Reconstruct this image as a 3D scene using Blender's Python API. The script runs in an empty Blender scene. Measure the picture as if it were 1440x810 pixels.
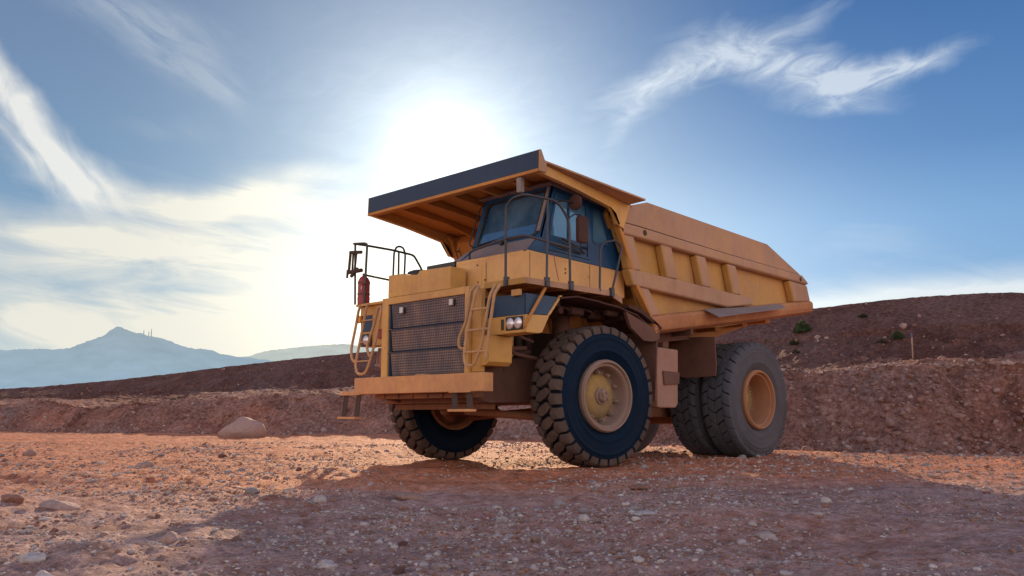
import bpy, bmesh, math, random
import numpy as np
from mathutils import Vector, Matrix
from mathutils.geometry import tessellate_polygon
R = math.radians
random.seed(7)
rng = np.random.default_rng(11)
C = bpy.context.scene.collection
SUN_AZ, SUN_EL = 227.3, 17.4          # degrees, counter-clockwise from +X

# ------------------------------------------------------------------ materials
def nmat(name):
    m = bpy.data.materials.new(name); m.use_nodes = True
    nt = m.node_tree; nt.nodes.clear()
    out = nt.nodes.new('ShaderNodeOutputMaterial'); b = nt.nodes.new('ShaderNodeBsdfPrincipled')
    nt.links.new(b.outputs[0], out.inputs[0])
    return m, nt, b
def N(nt, t, **k):
    n = nt.nodes.new(t)
    for a, v in k.items(): setattr(n, a, v)
    return n
def noise(nt, vec, scale, detail=6, rough=.55, dist=0):
    n = N(nt, 'ShaderNodeTexNoise'); n.inputs['Scale'].default_value = scale
    n.inputs['Detail'].default_value = detail; n.inputs['Roughness'].default_value = rough
    n.inputs['Distortion'].default_value = dist
    if vec is not None: nt.links.new(vec, n.inputs['Vector'])
    return n.outputs['Fac']
def ramp(nt, fac, stops):
    r = N(nt, 'ShaderNodeValToRGB'); e = r.color_ramp.elements
    while len(e) < len(stops): e.new(.5)
    for i, (p, c) in enumerate(stops):
        e[i].position = p; e[i].color = (c if len(c) == 4 else (*c, 1)) if isinstance(c, tuple) else (c, c, c, 1)
    nt.links.new(fac, r.inputs[0]); return r.outputs[0]
def mix(nt, fac, a, b, mode='MIX'):
    n = N(nt, 'ShaderNodeMix', data_type='RGBA', blend_type=mode)
    for s, v in ((n.inputs[0], fac), (n.inputs[6], a), (n.inputs[7], b)):
        if hasattr(v, 'default_value'): nt.links.new(v, s)
        elif isinstance(v, tuple): s.default_value = (*v, 1)
        else: s.default_value = v
    return n.outputs[2]
def mth(nt, op, a, b=None, c=None, clamp=False):
    n = N(nt, 'ShaderNodeMath', operation=op, use_clamp=clamp)
    for i, v in enumerate((a, b, c)):
        if v is None: continue
        if hasattr(v, 'default_value'): nt.links.new(v, n.inputs[i])
        else: n.inputs[i].default_value = v
    return n.outputs[0]
def objco(nt, scale=None, loc=None):
    t = N(nt, 'ShaderNodeTexCoord').outputs['Object']
    if scale:
        m = N(nt, 'ShaderNodeMapping'); m.inputs['Scale'].default_value = scale
        if loc: m.inputs['Location'].default_value = loc
        nt.links.new(t, m.inputs[0]); return m.outputs[0]
    return t
def bump(nt, b, h, strength=.3, dist=.02):
    n = N(nt, 'ShaderNodeBump'); n.inputs['Strength'].default_value = strength; n.inputs['Distance'].default_value = dist
    nt.links.new(h, n.inputs['Height']); nt.links.new(n.outputs[0], b.inputs['Normal']); return n

def worn(name, base, dust, dust_amt=.35, rough=.5, metal=0, streak=.35, dark=.4, scale=1, spec=.5, clean=None):
    """weathered surface: base colour under dust, vertical streaks and grime"""
    m, nt, b = nmat(name)
    co = objco(nt)
    n1 = noise(nt, co, 1.1 * scale, 9, .66, .4)
    n2 = noise(nt, co, 9 * scale, 8, .65)
    st = noise(nt, objco(nt, (3.4, 3.4, .45)), 2.4 * scale, 7, .68, .6)
    sp = noise(nt, co, 45 * scale, 3, .6)
    d = mth(nt, 'ADD', mth(nt, 'MULTIPLY', n1, .6), mth(nt, 'MULTIPLY', n2, .4))
    dm = ramp(nt, d, [(.5 - .28 * dust_amt - .08, 0.0), (.5 + .25 - .3 * dust_amt, 1.0)])
    dmf = mth(nt, 'MULTIPLY', dm, min(1, dust_amt * 1.6), clamp=True)
    c = mix(nt, dmf, base, dust)
    sm = mth(nt, 'MULTIPLY', ramp(nt, st, [(.52, 0.0), (.80, 1.0)]), ramp(nt, n1, [(.4, .15), (.62, 1.0)]))
    c = mix(nt, mth(nt, 'MULTIPLY', sm, streak), c, tuple(x * dark for x in base))
    if clean:          # faces turned forward are sheltered from the dust and keep their paint
        gn = N(nt, 'ShaderNodeNewGeometry'); sn = N(nt, 'ShaderNodeSeparateXYZ'); nt.links.new(gn.outputs['Normal'], sn.inputs[0])
        fm = ramp(nt, sn.outputs[0], [(.25, 0.0), (.7, .75)]); c = mix(nt, fm, c, clean)
        up = ramp(nt, sn.outputs[2], [(.35, 0.0), (.8, .5)]); c = mix(nt, up, c, dust)
    c = mix(nt, .75, c, ramp(nt, noise(nt, co, .75 * scale, 6, .6), [(.32, (.74, .70, .68)), (.5, (1.0, 1.0, 1.0)), (.68, (1.14, 1.12, 1.10))]), 'MULTIPLY')
    chips = ramp(nt, sp, [(.68, 0.0), (.72, 1.0)])
    c = mix(nt, mth(nt, 'MULTIPLY', chips, .45), c, tuple(x * .3 for x in dust))
    pt_ = ramp(nt, noise(nt, co, 5.5 * scale, 6, .72), [(.665, 0.0), (.70, 1.0)]); c = mix(nt, mth(nt, 'MULTIPLY', pt_, .5), c, (.13, .055, .03))
    nt.links.new(c, b.inputs['Base Color'])
    rr = ramp(nt, dmf, [(0, rough), (1, min(1, rough + .35))])
    nt.links.new(rr, b.inputs['Roughness'])
    b.inputs['Metallic'].default_value = metal
    b.inputs['Specular IOR Level'].default_value = spec
    bp = bump(nt, b, mth(nt, 'ADD', n2, mth(nt, 'MULTIPLY', sp, .3)), .25, .006)
    b2 = N(nt, 'ShaderNodeBump'); b2.inputs['Strength'].default_value = .55; b2.inputs['Distance'].default_value = .05; nt.links.new(noise(nt, co, 2.6 * scale, 2, .4), b2.inputs['Height']); nt.links.new(b2.outputs[0], bp.inputs['Normal'])
    return m
DUST = (.40, .245, .15)
M = {}
M['yellow'] = worn('yellow_paint', (.74, .42, .078), (.56, .34, .16), .5, .45, streak=.5)
M['yellow_pale'] = worn('pale_yellow_paint', (.84, .48, .13), (.66, .41, .22), .5, .45, streak=.45, dark=.55)  # paler, brighter yellow for the cab's lower body
M['rail_rusty'] = worn('rust_stained_yellow', (.60, .32, .10), (.44, .20, .10), .7, .6, streak=.6)
M['yellow_gold'] = worn('golden_paint', (.58, .33, .055), (.47, .27, .14), .5, .5)
M['yellow_dusty'] = worn('yellow_paint_dusty', (.56, .31, .11), (.46, .285, .19), .75, .55, streak=.5, clean=(.50, .29, .055))
M['amber_paint'] = worn('ochre_paint_underside', (.55, .24, .04), (.36, .18, .08), .3, .6)
M['bumper'] = worn('bumper_paint', (.76, .40, .14), (.55, .29, .15), .6, .6, dark=.3)
M['rust'] = worn('rusty_steel', (.10, .042, .032), (.17, .092, .07), .55, .75)
M['shade_rust'] = worn('shade_maroon_steel', (.045, .018, .015), (.11, .05, .036), .4, .8)  # rust darkened to paint in the shade under the deck; mirrors share it
M['tank'] = worn('dusty_tank_steel', (.28, .14, .10), (.36, .22, .17), .7, .8)
M['dark'] = worn('dark_grimy_steel', (.035, .025, .025), (.14, .08, .055), .35, .7)
M['black'] = worn('black_plastic', (.012, .012, .014), (.12, .09, .08), .15, .4)
M['slate'] = worn('slate_blue_plate', (.028, .06, .12), (.06, .08, .11), .35, .5, spec=.25)
M['cab_blue'] = worn('cab_steel_blue', (.012, .075, .19), (.035, .09, .17), .2, .35, spec=.3)
M['panel_blue'] = worn('dark_blue_panel', (.02, .065, .14), (.07, .11, .16), .3, .4, spec=.3)
M['rail'] = worn('handrail_steel', (.045, .06, .085), (.15, .12, .11), .3, .45, metal=.3)
M['rail_tan'] = worn('tan_rail_paint', (.62, .38, .16), (.4, .25, .16), .5, .5)
M['mauve'] = worn('dusty_hood_plate', (.18, .15, .17), (.30, .24, .22), .5, .6)
M['grey_plate'] = worn('grey_ledge_steel', (.22, .2, .21), (.33, .26, .23), .4, .55)
M['rim_tan'] = worn('dusty_rim', (.30, .20, .145), (.27, .195, .165), .6, .55)
M['rim_orange'] = worn('rusty_rim', (.42, .19, .08), (.3, .17, .11), .5, .65)
M['hub'] = worn('yellow_hub', (.46, .29, .055), (.22, .165, .10), .55, .5, streak=.6)
M['red'] = worn('red_cylinder', (.34, .022, .03), (.3, .12, .1), .3, .4)
M['white'] = worn('white_plate', (.7, .7, .7), (.5, .45, .42), .3, .5)
M['amber'] = worn('amber_lens', (.9, .36, .02), (.7, .3, .1), .1, .3)
M['tread'] = worn('tread_rubber', (.055, .045, .045), (.14, .105, .09), .5, .8, streak=0, spec=.2)
M['groove'] = worn('groove_rubber', (.006, .009, .016), (.02, .02, .025), .2, .85, streak=0, spec=.1)
M['sidewall'] = worn('sidewall_rubber', (.0015, .013, .036), (.006, .022, .045), .2, .6, streak=0, spec=.12)
M['rear_tread'] = worn('grey_worn_rubber', (.042, .056, .08), (.10, .108, .13), .5, .8, streak=0)
M['rear_side'] = worn('dusty_sidewall_rubber', (.055, .06, .075), (.098, .10, .12), .55, .8, streak=0)
M['seat'] = worn('seat_cloth', (.03, .03, .035), (.1, .09, .09), .2, .8)
M['reflector'] = worn('reflector_silver', (.75, .77, .8), (.5, .5, .5), .1, .18, metal=.8)

def glass_mat(name='sky_tinted_glass', f0=(.04, .13, .25), f1=(.12, .24, .40), lo=.40, hi_=.62):
    m = bpy.data.materials.new(name); m.use_nodes = True; nt = m.node_tree; nt.nodes.clear()
    out = N(nt, 'ShaderNodeOutputMaterial'); tr = N(nt, 'ShaderNodeBsdfTransparent'); gl = N(nt, 'ShaderNodeBsdfGlossy')
    tr.inputs[0].default_value = (.08, .22, .42, 1); gl.inputs[0].default_value = (.20, .42, .72, 1)
    gl.inputs['Roughness'].default_value = .04
    lw = N(nt, 'ShaderNodeLayerWeight'); lw.inputs[0].default_value = .45
    mx = N(nt, 'ShaderNodeMixShader')
    f = mth(nt, 'MULTIPLY_ADD', lw.outputs['Fresnel'], .7, .38, clamp=True)
    nt.links.new(f, mx.inputs[0]); nt.links.new(tr.outputs[0], mx.inputs[1]); nt.links.new(gl.outputs[0], mx.inputs[2])
    df = N(nt, 'ShaderNodeBsdfDiffuse'); co = objco(nt); nz = noise(nt, co, 1.6, 5, .6)  # blue diffuse layer paints the sky's reflection onto the panes
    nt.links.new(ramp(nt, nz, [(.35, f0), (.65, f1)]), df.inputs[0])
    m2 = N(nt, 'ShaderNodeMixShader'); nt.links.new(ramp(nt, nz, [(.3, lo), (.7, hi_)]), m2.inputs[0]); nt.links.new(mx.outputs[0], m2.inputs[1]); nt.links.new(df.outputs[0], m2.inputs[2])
    nt.links.new(m2.outputs[0], out.inputs[0]); return m
M['glass'] = glass_mat(); M['glass_side'] = glass_mat('sky_tinted_side_glass', (.08, .26, .46), (.17, .38, .58), .5, .7)
def lens_mat():
    m, nt, b = nmat('lamp_lens')
    n = noise(nt, objco(nt, (1, 40, 8)), 3, 2)
    nt.links.new(ramp(nt, n, [(.35, (.55, .55, .6)), (.65, (.95, .95, 1))]), b.inputs['Base Color'])
    b.inputs['Metallic'].default_value = .55; b.inputs['Roughness'].default_value = .22
    return m
M['lens'] = lens_mat()
def grille_mat():
    m, nt, b = nmat('perforated_grille')
    co = N(nt, 'ShaderNodeTexCoord').outputs['Object']
    sx = N(nt, 'ShaderNodeSeparateXYZ'); nt.links.new(co, sx.inputs[0])
    s = 2 * math.pi / .056
    a = mth(nt, 'SINE', mth(nt, 'MULTIPLY', mth(nt, 'ADD', sx.outputs[1], sx.outputs[2]), s * .707))
    c = mth(nt, 'SINE', mth(nt, 'MULTIPLY', mth(nt, 'SUBTRACT', sx.outputs[1], sx.outputs[2]), s * .707))
    h = mth(nt, 'MULTIPLY', a, c)
    msk = ramp(nt, h, [(.22, 0.0), (.42, 1.0)])
    n1 = noise(nt, co, 2.2, 5)
    n0 = mth(nt, 'ADD', noise(nt, objco(nt, (1, 3, .9)), 1.6, 6), 0)
    tan = mix(nt, ramp(nt, n1, [(.35, 0.0), (.65, 1.0)]), (.30, .20, .155), (.17, .135, .13))
    tan = mix(nt, ramp(nt, n0, [(.40, .55), (.62, 0.0)]), tan, (.05, .065, .11))
    col = mix(nt, msk, tan, (.012, .015, .03))
    nt.links.new(col, b.inputs['Base Color']); b.inputs['Roughness'].default_value = .65
    bump(nt, b, mth(nt, 'SUBTRACT', 1, msk), .6, .01)
    return m
M['grille'] = grille_mat()
M['under_rust'] = worn('orange_rusted_steel', (.34, .125, .04), (.16, .085, .06), .55, .75, dark=.2)

# ------------------------------------------------------------------ object helpers
def pieces(bm):
    """groups of loose islands that stand apart from each other"""
    bm.verts.ensure_lookup_table(); seen = set(); isl = []
    for v in bm.verts:
        if v.index in seen: continue
        st_ = [v]; seen.add(v.index); g_ = []
        while st_:
            a = st_.pop(); g_.append(a.index)
            for e in a.link_edges:
                b = e.other_vert(a)
                if b.index not in seen: seen.add(b.index); st_.append(b)
        isl.append(g_)
    if len(isl) < 2 or len(isl) > 60: return [sum(isl, [])]
    co = np.array([v.co for v in bm.verts]); lo = np.array([co[g_].min(0) for g_ in isl]); hi = np.array([co[g_].max(0) for g_ in isl]); sz = (hi - lo).max(1)
    par = list(range(len(isl)))
    def f(i):
        while par[i] != i: i = par[i]
        return i
    for i in range(len(isl)):
        for j in range(i + 1, len(isl)):
            gap = np.maximum(0, np.maximum(lo[i] - hi[j], lo[j] - hi[i])); 
            if math.sqrt((gap ** 2).sum()) <= max(.02, .49 * max(sz[i], sz[j])): par[f(i)] = f(j)
    out = {}
    for i, g_ in enumerate(isl): out.setdefault(f(i), []).extend(g_)
    return list(out.values())
def finish(name, bm, mat, parent=None, bevel=.006, angle=35, smooth=True):
    bm.verts.index_update(); pc = pieces(bm) if name not in ('tread', 'foliage') else [0]
    if len(pc) > 1:
        objs = []
        for g_ in pc:
            b2 = bm.copy(); keep = set(g_); bmesh.ops.delete(b2, geom=[v for v in b2.verts if v.index not in keep], context='VERTS')
            objs.append(finish(name, b2, mat, parent, bevel, angle, smooth))
        bm.free(); return objs[0]
    bmesh.ops.recalc_face_normals(bm, faces=bm.faces)
    me = bpy.data.meshes.new(name); bm.to_mesh(me); bm.free()
    me.materials.append(M[mat] if isinstance(mat, str) else mat)
    if smooth:
        me.shade_smooth(); me.set_sharp_from_angle(angle=R(angle))
    o = bpy.data.objects.new(name, me); C.objects.link(o)
    if parent is not None: o.parent = parent
    if bevel:
        b = o.modifiers.new('bevel', 'BEVEL'); b.width = bevel; b.segments = 2; b.limit_method = 'ANGLE'; b.angle_limit = R(40); b.harden_normals = False
    return o
def B(): return bmesh.new()
def box(bm, x0, x1, y0, y1, z0, z1):
    v = [bm.verts.new((x, y, z)) for x in (x0, x1) for y in (y0, y1) for z in (z0, z1)]
    for f in ((0, 1, 3, 2), (4, 6, 7, 5), (0, 4, 5, 1), (2, 3, 7, 6), (0, 2, 6, 4), (1, 5, 7, 3)): bm.faces.new([v[i] for i in f])
    return bm
def prism(bm, pts, axis, a0, a1):
    """pts 2D polygon; axis 'Y' -> (x,z), 'X' -> (y,z), 'Z' -> (x,y)"""
    def mk(p, a): return {'Y': (p[0], a, p[1]), 'X': (a, p[0], p[1]), 'Z': (p[0], p[1], a)}[axis]
    A = [bm.verts.new(mk(p, a0)) for p in pts]; Bv = [bm.verts.new(mk(p, a1)) for p in pts]
    bm.faces.new(A); bm.faces.new(Bv[::-1])
    n = len(pts)
    for i in range(n): bm.faces.new((A[i], A[(i + 1) % n], Bv[(i + 1) % n], Bv[i]))
    return bm
def slab(bm, P, t):
    """planar quad/polygon P (3D) thickened by vector t"""
    t = Vector(t); A = [bm.verts.new(p) for p in P]; Bv = [bm.verts.new(Vector(p) + t) for p in P]
    bm.faces.new(A); bm.faces.new(Bv[::-1]); n = len(P)
    for i in range(n): bm.faces.new((A[i], A[(i + 1) % n], Bv[(i + 1) % n], Bv[i]))
    return bm
def holed(bm, outer, holes, t):
    """3D planar outline with holes, thickened by t"""
    t = Vector(t); loops = [[Vector(p) for p in outer]] + [[Vector(p) for p in h] for h in holes]
    flat = [p for l in loops for p in l]
    tri = tessellate_polygon(loops)
    A = [bm.verts.new(p) for p in flat]; Bv = [bm.verts.new(p + t) for p in flat]
    for a, b, c in tri:
        bm.faces.new((A[a], A[b], A[c])); bm.faces.new((Bv[c], Bv[b], Bv[a]))
    k = 0
    for l in loops:
        n = len(l)
        for i in range(n): bm.faces.new((A[k + i], A[k + (i + 1) % n], Bv[k + (i + 1) % n], Bv[k + i]))
        k += n
    return bm
def fillet(pts, r, n=5):
    pts = [Vector(p) for p in pts]; out = [pts[0]]
    for i in range(1, len(pts) - 1):
        a, b, c = pts[i - 1], pts[i], pts[i + 1]
        rr = min(r, (a - b).length * .45, (c - b).length * .45)
        p, q = b + (a - b).normalized() * rr, b + (c - b).normalized() * rr
        for k in range(n + 1):
            s = k / n; out.append(p * (1 - s) ** 2 + b * 2 * s * (1 - s) + q * s * s)
    out.append(pts[-1]); return out
def tube(bm, pts, r=.018, seg=10, fr=.1):
    P = fillet(pts, fr) if fr else [Vector(p) for p in pts]
    rings = []; up = None
    for i, p in enumerate(P):
        d = ((P[min(i + 1, len(P) - 1)] - P[max(i - 1, 0)])).normalized()
        if up is None: up = d.orthogonal().normalized()
        else: up = (up - d * up.dot(d)).normalized()
        s = d.cross(up)
        rings.append([bm.verts.new(p + up * math.cos(2 * math.pi * k / seg) * r + s * math.sin(2 * math.pi * k / seg) * r) for k in range(seg)])
    for a, b in zip(rings, rings[1:]):
        for k in range(seg): bm.faces.new((a[k], a[(k + 1) % seg], b[(k + 1) % seg], b[k]))
    bm.faces.new(rings[0][::-1]); bm.faces.new(rings[-1]); return bm
def lathe(bm, prof, seg=72, axis='Y', o=(0, 0, 0), close=False):
    """prof list of (a, r) along axis"""
    rings = []
    for a, r in prof:
        ring = []
        for k in range(seg):
            c, s = math.cos(2 * math.pi * k / seg) * r, math.sin(2 * math.pi * k / seg) * r
            p = {'Y': (c, a, s), 'X': (a, c, s), 'Z': (c, s, a)}[axis]
            ring.append(bm.verts.new((p[0] + o[0], p[1] + o[1], p[2] + o[2])))
        rings.append(ring)
    for a, b in list(zip(rings, rings[1:])) + ([(rings[-1], rings[0])] if close else []):
        for k in range(seg): bm.faces.new((a[k], a[(k + 1) % seg], b[(k + 1) % seg], b[k]))
    if not close:
        if prof[0][1] > 1e-4: bm.faces.new(rings[0])
        if prof[-1][1] > 1e-4: bm.faces.new(rings[-1][::-1])
    return bm
def empty(name, loc=(0, 0, 0), parent=None):
    o = bpy.data.objects.new(name, None); o.location = loc; o.empty_display_size = .3; C.objects.link(o)
    if parent is not None: o.parent = parent
    return o
def tag(o, label=None, cat=None, group=None, kind=None):
    for k, v in (('label', label), ('category', cat), ('group', group), ('kind', kind)):
        if v: o[k] = v
    return o

# ------------------------------------------------------------------ the dump truck
truck = empty('dump_truck')
tag(truck, 'large yellow mining dump truck parked on the reddish gravel', 'dump truck')
T = truck
def part(name, bm, mat, parent=T, **k): return finish(name, bm, mat, parent, **k)

# --- wheels
TR = 1.057
def tyre(name, parent, cy, rear, w=.6):
    h = w / 2
    bm = B()
    Rb = TR - (.038 if rear else .055)
    pf = [(.20, .515), (.235, .55), (.275, .62), (.296, .665), (.303, .672), (.303, .682), (.297, .69), (.304, .74), (.305, .80), (.300, .855), (.306, .862), (.306, .872), (.297, .88), (.293, .91), (.299, .915), (.298, .925), (.290, .93), (.284, .97), (.27, Rb - .035), (.235, Rb - .008), (.15, Rb), (0, Rb)]
    full = [(-a, r) for a, r in pf] + [(a, r) for a, r in pf[::-1][1:]]
    lathe(bm, [(cy + a, r) for a, r in full], 120)
    # remove end caps (bead openings)
    caps = [f for f in bm.faces if len(f.verts) > 8]; bmesh.ops.delete(bm, geom=caps, context='FACES_ONLY')
    t = finish(name, bm, 'rear_side' if rear else 'sidewall', parent, bevel=0, angle=50)
    t.data.materials.append(M['groove'])
    for p in t.data.polygons:
        r = math.hypot(p.center.x, p.center.z)
        if r > Rb - .03: p.material_index = 1
    bm = B(); nb = 31; p = 2 * math.pi / nb; rj = random.Random(3)
    def block(poly, top, sub, drop=None):
        """poly of (theta, y) -> raised block on the tyre"""
        cx = sum(q[0] for q in poly) / len(poly); cyy = sum(q[1] for q in poly) / len(poly)
        def ring(f, rr, jit=0):
            out = []
            for th, y in poly:
                th2, y2 = cx + (th - cx) * f, cyy + (y - cyy) * f
                r = rr
                if abs(y2) > .22: r = rr - (abs(y2) - .22) ** 2 * 7.5
                out.append(bm.verts.new((math.cos(th2) * r, cy + y2, math.sin(th2) * r)))
            return out
        a = ring(1.0, Rb - sub); b = ring(.985, top - .012); c = ring(.93, top - .002); d = ring(.5, top)
        n = len(poly)
        for u, v in ((a, b), (b, c), (c, d)):
            for i in range(n): bm.faces.new((u[i], u[(i + 1) % n], v[(i + 1) % n], v[i]))
        bm.faces.new(d)
    if not rear:
        a = .145
        for k in range(nb):
            t0 = k * p
            S8 = [(-.20, -a), (.14, -a), (.36, -.5 * a), (.46, .45 * a), (.20, a), (-.14, a), (-.36, .5 * a), (-.46, -.45 * a)]
            block([(t0 + (q[0] * .90 + .20 * q[1] / a) * p, q[1] * .93) for q in S8], TR, .0)
            for s in (-1, 1):
                tc = t0 + (.5 + s * .20) * p; y0, y1 = .118, .292
                poly = [(tc + .02 * p, s * y0), (tc + .40 * p, s * (y0 + .05)), (tc + .38 * p, s * y1), (tc - .38 * p, s * y1), (tc - .40 * p, s * (y0 + .05))]
                block(poly, TR, .03)
    else:
        for k in range(nb):
            t0 = k * p
            for c_, (y0, y1, sl) in enumerate(((-.285, -.15, .32), (-.145, -.004, -.42), (.004, .145, .42), (.15, .285, -.32))):
                tc = t0 + (p / 2 if c_ % 3 else 0); j = rj.uniform(-.03, .03) * p
                m = (y0 + y1) / 2
                poly = [(tc - (.455 * p) - sl * p * .5 + j, y0), (tc - (.455 * p) + sl * p * .12, m), (tc - (.455 * p) + sl * p * .5 + j, y1), (tc + (.455 * p) + sl * p * .5 + j, y1), (tc + (.455 * p) + sl * p * .12, m), (tc + (.455 * p) - sl * p * .5 + j, y0)]
                block(poly, TR, .02 if c_ in (0, 3) else 0)
    b = part('tread', bm, 'rear_tread' if rear else 'tread', parent, bevel=0, angle=28)
    return t
def wheel(x, yo, z, s, steer=0, rear=False, outer=True):
    """yo = Y of the outer rim plane, s = side (+1 left / -1 right)"""
    w = empty('wheel', (x, 0, z), T)
    if steer:
        piv = Vector((0, s * 1.65, 0)); a = R(steer)
        w.rotation_euler[2] = a; rp = Matrix.Rotation(a, 3, 'Z') @ piv; w.location = (x + piv.x - rp.x, piv.y - rp.y, z)
    cy = yo - s * .305
    tyre('tyre', w, cy, rear)
    f = lambda a: yo - s * a         # depth a inward from the rim plane
    bm = B()
    if not rear:
        prof = [(.0, .525), (-.012, .52), (-.014, .497), (.004, .488), (.03, .484), (.034, .462), (.03, .448), (.045, .438), (.09, .43), (.2, .425), (.24, .40), (.24, .30)]
        back = [(.30, .30), (.30, .44), (.52, .46), (.60, .52), (.60, .54), (.02, .54)]
    else:
        prof = [(.0, .525), (-.012, .52), (-.012, .495), (.01, .484), (.05, .478), (.055, .45), (.12, .44), (.16, .425), (.30, .415), (.38, .40), (.38, .34)]
        back = [(.42, .34), (.42, .43), (.56, .46), (.60, .52), (.60, .54), (.02, .54)]
    lathe(bm, [(f(a), r) for a, r in prof + back], 72, close=True)
    part('rim', bm, 'rim_orange' if (rear or s < 0) else 'rim_tan', w, bevel=0, angle=30)
    bm = B()
    if not rear:
        pr = [(.17, .0), (.17, .09), (.185, .10), (.185, .115), (.15, .125), (.15, .20), (.16, .25), (.19, .31), (.235, .345), (.26, .36), (.26, 0.0)]
        lathe(bm, [(f(a), r) for a, r in pr[:-1]], 48)
        
        part('hub', bm, 'hub', w, bevel=.003)
        bm = B()
        lathe(bm, [(f(.06), .0), (f(.06), .07), (f(.075), .09), (f(.12), .10), (f(.125), .125), (f(.18), .13)], 32)
        lathe(bm, [(f(.035), .0), (f(.035), .018), (f(.08), .02)], 16, o=(.045, 0, .0))
        for k in range(4):
            a = k * math.pi / 2 + .6; cx_, cz_ = math.cos(a) * .062, math.sin(a) * .062
            lathe(bm, [(f(.04), .0), (f(.04), .022), (f(.08), .024)], 6, o=(cx_, 0, cz_))
        part('hub_cap', bm, 'rim_tan', w, bevel=.003)
        bm = B()
        for k in range(10):
            a = k * math.pi / 5 + .2
            lathe(bm, [(f(.14), .0), (f(.14), .020), (f(.17), .022), (f(.172), .034), (f(.235), .036)], 8, o=(math.cos(a) * .355, 0, math.sin(a) * .355))
        part('lug_nut', bm, 'rim_tan', w, bevel=0)
    else:
        lathe(bm, [(f(.30), .0), (f(.30), .12), (f(.33), .16), (f(.35), .27), (f(.36), .35), (f(.40), .355)], 48)
        part('hub', bm, 'hub', w, bevel=.003)
        bm = B()
        for k in range(28):
            a = k * 2 * math.pi / 28
            lathe(bm, [(f(.32), .0), (f(.32), .011), (f(.36), .012)], 6, o=(math.cos(a) * .315, 0, math.sin(a) * .315))
        part('bolt_ring', bm, 'rim_tan', w, bevel=0)
    return w
wheel(0, 2.015, TR - .012, 1, -4.63)
wheel(0, -2.015, TR - .012, -1, -4.63)
for s in (1, -1):
    wheel(-4.234, s * 2.095, TR, s, rear=True)
    w_ = empty('wheel', (-4.234, 0, TR), T); tyre('tyre', w_, s * (1.395 - .305), True)
    bm = B(); lathe(bm, [(s * 1.39, .54), (s * 1.39, .44), (s * .85, .44), (s * .80, .54)], 60, close=True); part('rim', bm, 'rim_orange', w_, bevel=0)

# --- chassis
bm = B()
box(bm, -5.6, 1.76, .42, .72, 1.05, 1.55); box(bm, -5.6, 1.76, -.72, -.42, 1.05, 1.55)
for x in (1.2, -.6, -1.6, -3.0, -5.2): box(bm, x - .1, x + .1, -.41, .41, 1.12, 1.46)
part('chassis_frame', bm, 'dark')
bm = B()
prism(bm, [(1.92, 1.0), (1.92, 1.33), (1.6, 1.585), (.2, 1.62), (-.3, 1.5), (-.3, 1.1), (.55, .955), (1.45, .93)], 'Y', .93, 1.0)
prism(bm, [(1.92, 1.0), (1.92, 1.33), (1.6, 1.585), (.2, 1.62), (-.3, 1.5), (-.3, 1.1), (.55, .955), (1.45, .93)], 'Y', -1.0, -.93)
lathe(bm, [(1.0, 0.0), (1.0, .03), (1.015, .03), (1.015, 0)], 12, o=(1.2, 0, 1.42))
part('side_plate', bm, 'rust')
bm = B()       # front cross member, lower arms, axle stubs
box(bm, 1.35, 1.62, -1.3, .95, .93, 1.06)
box(bm, 1.28, 1.52, -1.2, .9, .84, .925)
for s in (-1, 1):
    tube(bm, [(1.3, s * .25, .82), (.25, s * 1.28, .70)], .06, 10, 0)
    tube(bm, [(-1.3, s * .25, .88), (-.2, s * 1.28, .72)], .06, 10, 0)
    lathe(bm, [(s * 1.2, .0), (s * 1.2, .30), (s * 1.45, .30), (s * 1.5, .2), (s * 1.7, .2), (s * 1.7, 0)], 32, o=(0, 0, TR))
    tube(bm, [(1.05, s * .5, .93), (.3, s * 1.3, .95)], .035, 8, 0)
part('front_axle', bm, 'under_rust')
bm = B()
for s in (-1, 1):
    lathe(bm, [(.85, .0), (.85, .17), (1.75, .17), (1.76, .14), (2.5, .14), (2.5, 0)], 28, axis='Z', o=(0, s * 1.05, 0))
part('suspension_cylinder', bm, 'rust')
bm = B()
lathe(bm, [(-1.0, .0), (-1.0, .3), (-.5, .34), (-.45, .45), (.45, .45), (.5, .34), (1.0, .3), (1.0, 0)], 36, o=(-4.234, 0, TR))
lathe(bm, [(-3.6, .0), (-3.6, .12), (-1.2, .10), (-1.2, 0)], 16, axis='X', o=(0, 0, 1.0))
for s in (-1, 1): box(bm, -4.6, -2.6, s * .5 - .12, s * .5 + .12, .74, .95)
part('rear_axle', bm, 'under_rust')
bm = B()       # engine and transmission block
box(bm, .2, 1.75, -.6, .6, 1.3, 2.35); box(bm, -1.1, .15, -.45, .45, 1.3, 2.1)
for y in (-.66, .66):
    for k in range(6): lathe(bm, [(1.7, .0), (1.7, .07), (2.0, .07), (2.02, 0)], 12, axis='Z', o=(.35 + .23 * k, y, 0))
lathe(bm, [(1.2, 0.0), (1.2, .16), (1.75, .16), (1.78, 0)], 24, axis='X', o=(0, .8, 1.75))
part('engine', bm, 'dark')
bm = B()
for pts, r in (([(1.85, .75, 1.5), (1.6, .95, 1.55), (1.3, .98, 1.9), (1.0, 1.0, 2.3)], .05), ([(1.85, .7, 1.8), (1.55, 1.1, 1.7), (.9, 1.15, 1.75)], .035),
               ([(1.8, .9, 2.3), (1.5, 1.2, 2.0), (1.3, 1.25, 1.65), (.7, 1.2, 1.6)], .028), ([(1.5, 1.0, 2.45), (1.2, 1.3, 1.9), (.8, 1.2, 1.85)], .022),
               ([(1.7, .7, 1.4), (1.4, .9, 1.62), (.6, .95, 1.72)], .03)):
    bm = B(); tube(bm, pts, r, 10, .15); part('hose', bm, 'rust', bevel=0)

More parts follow.
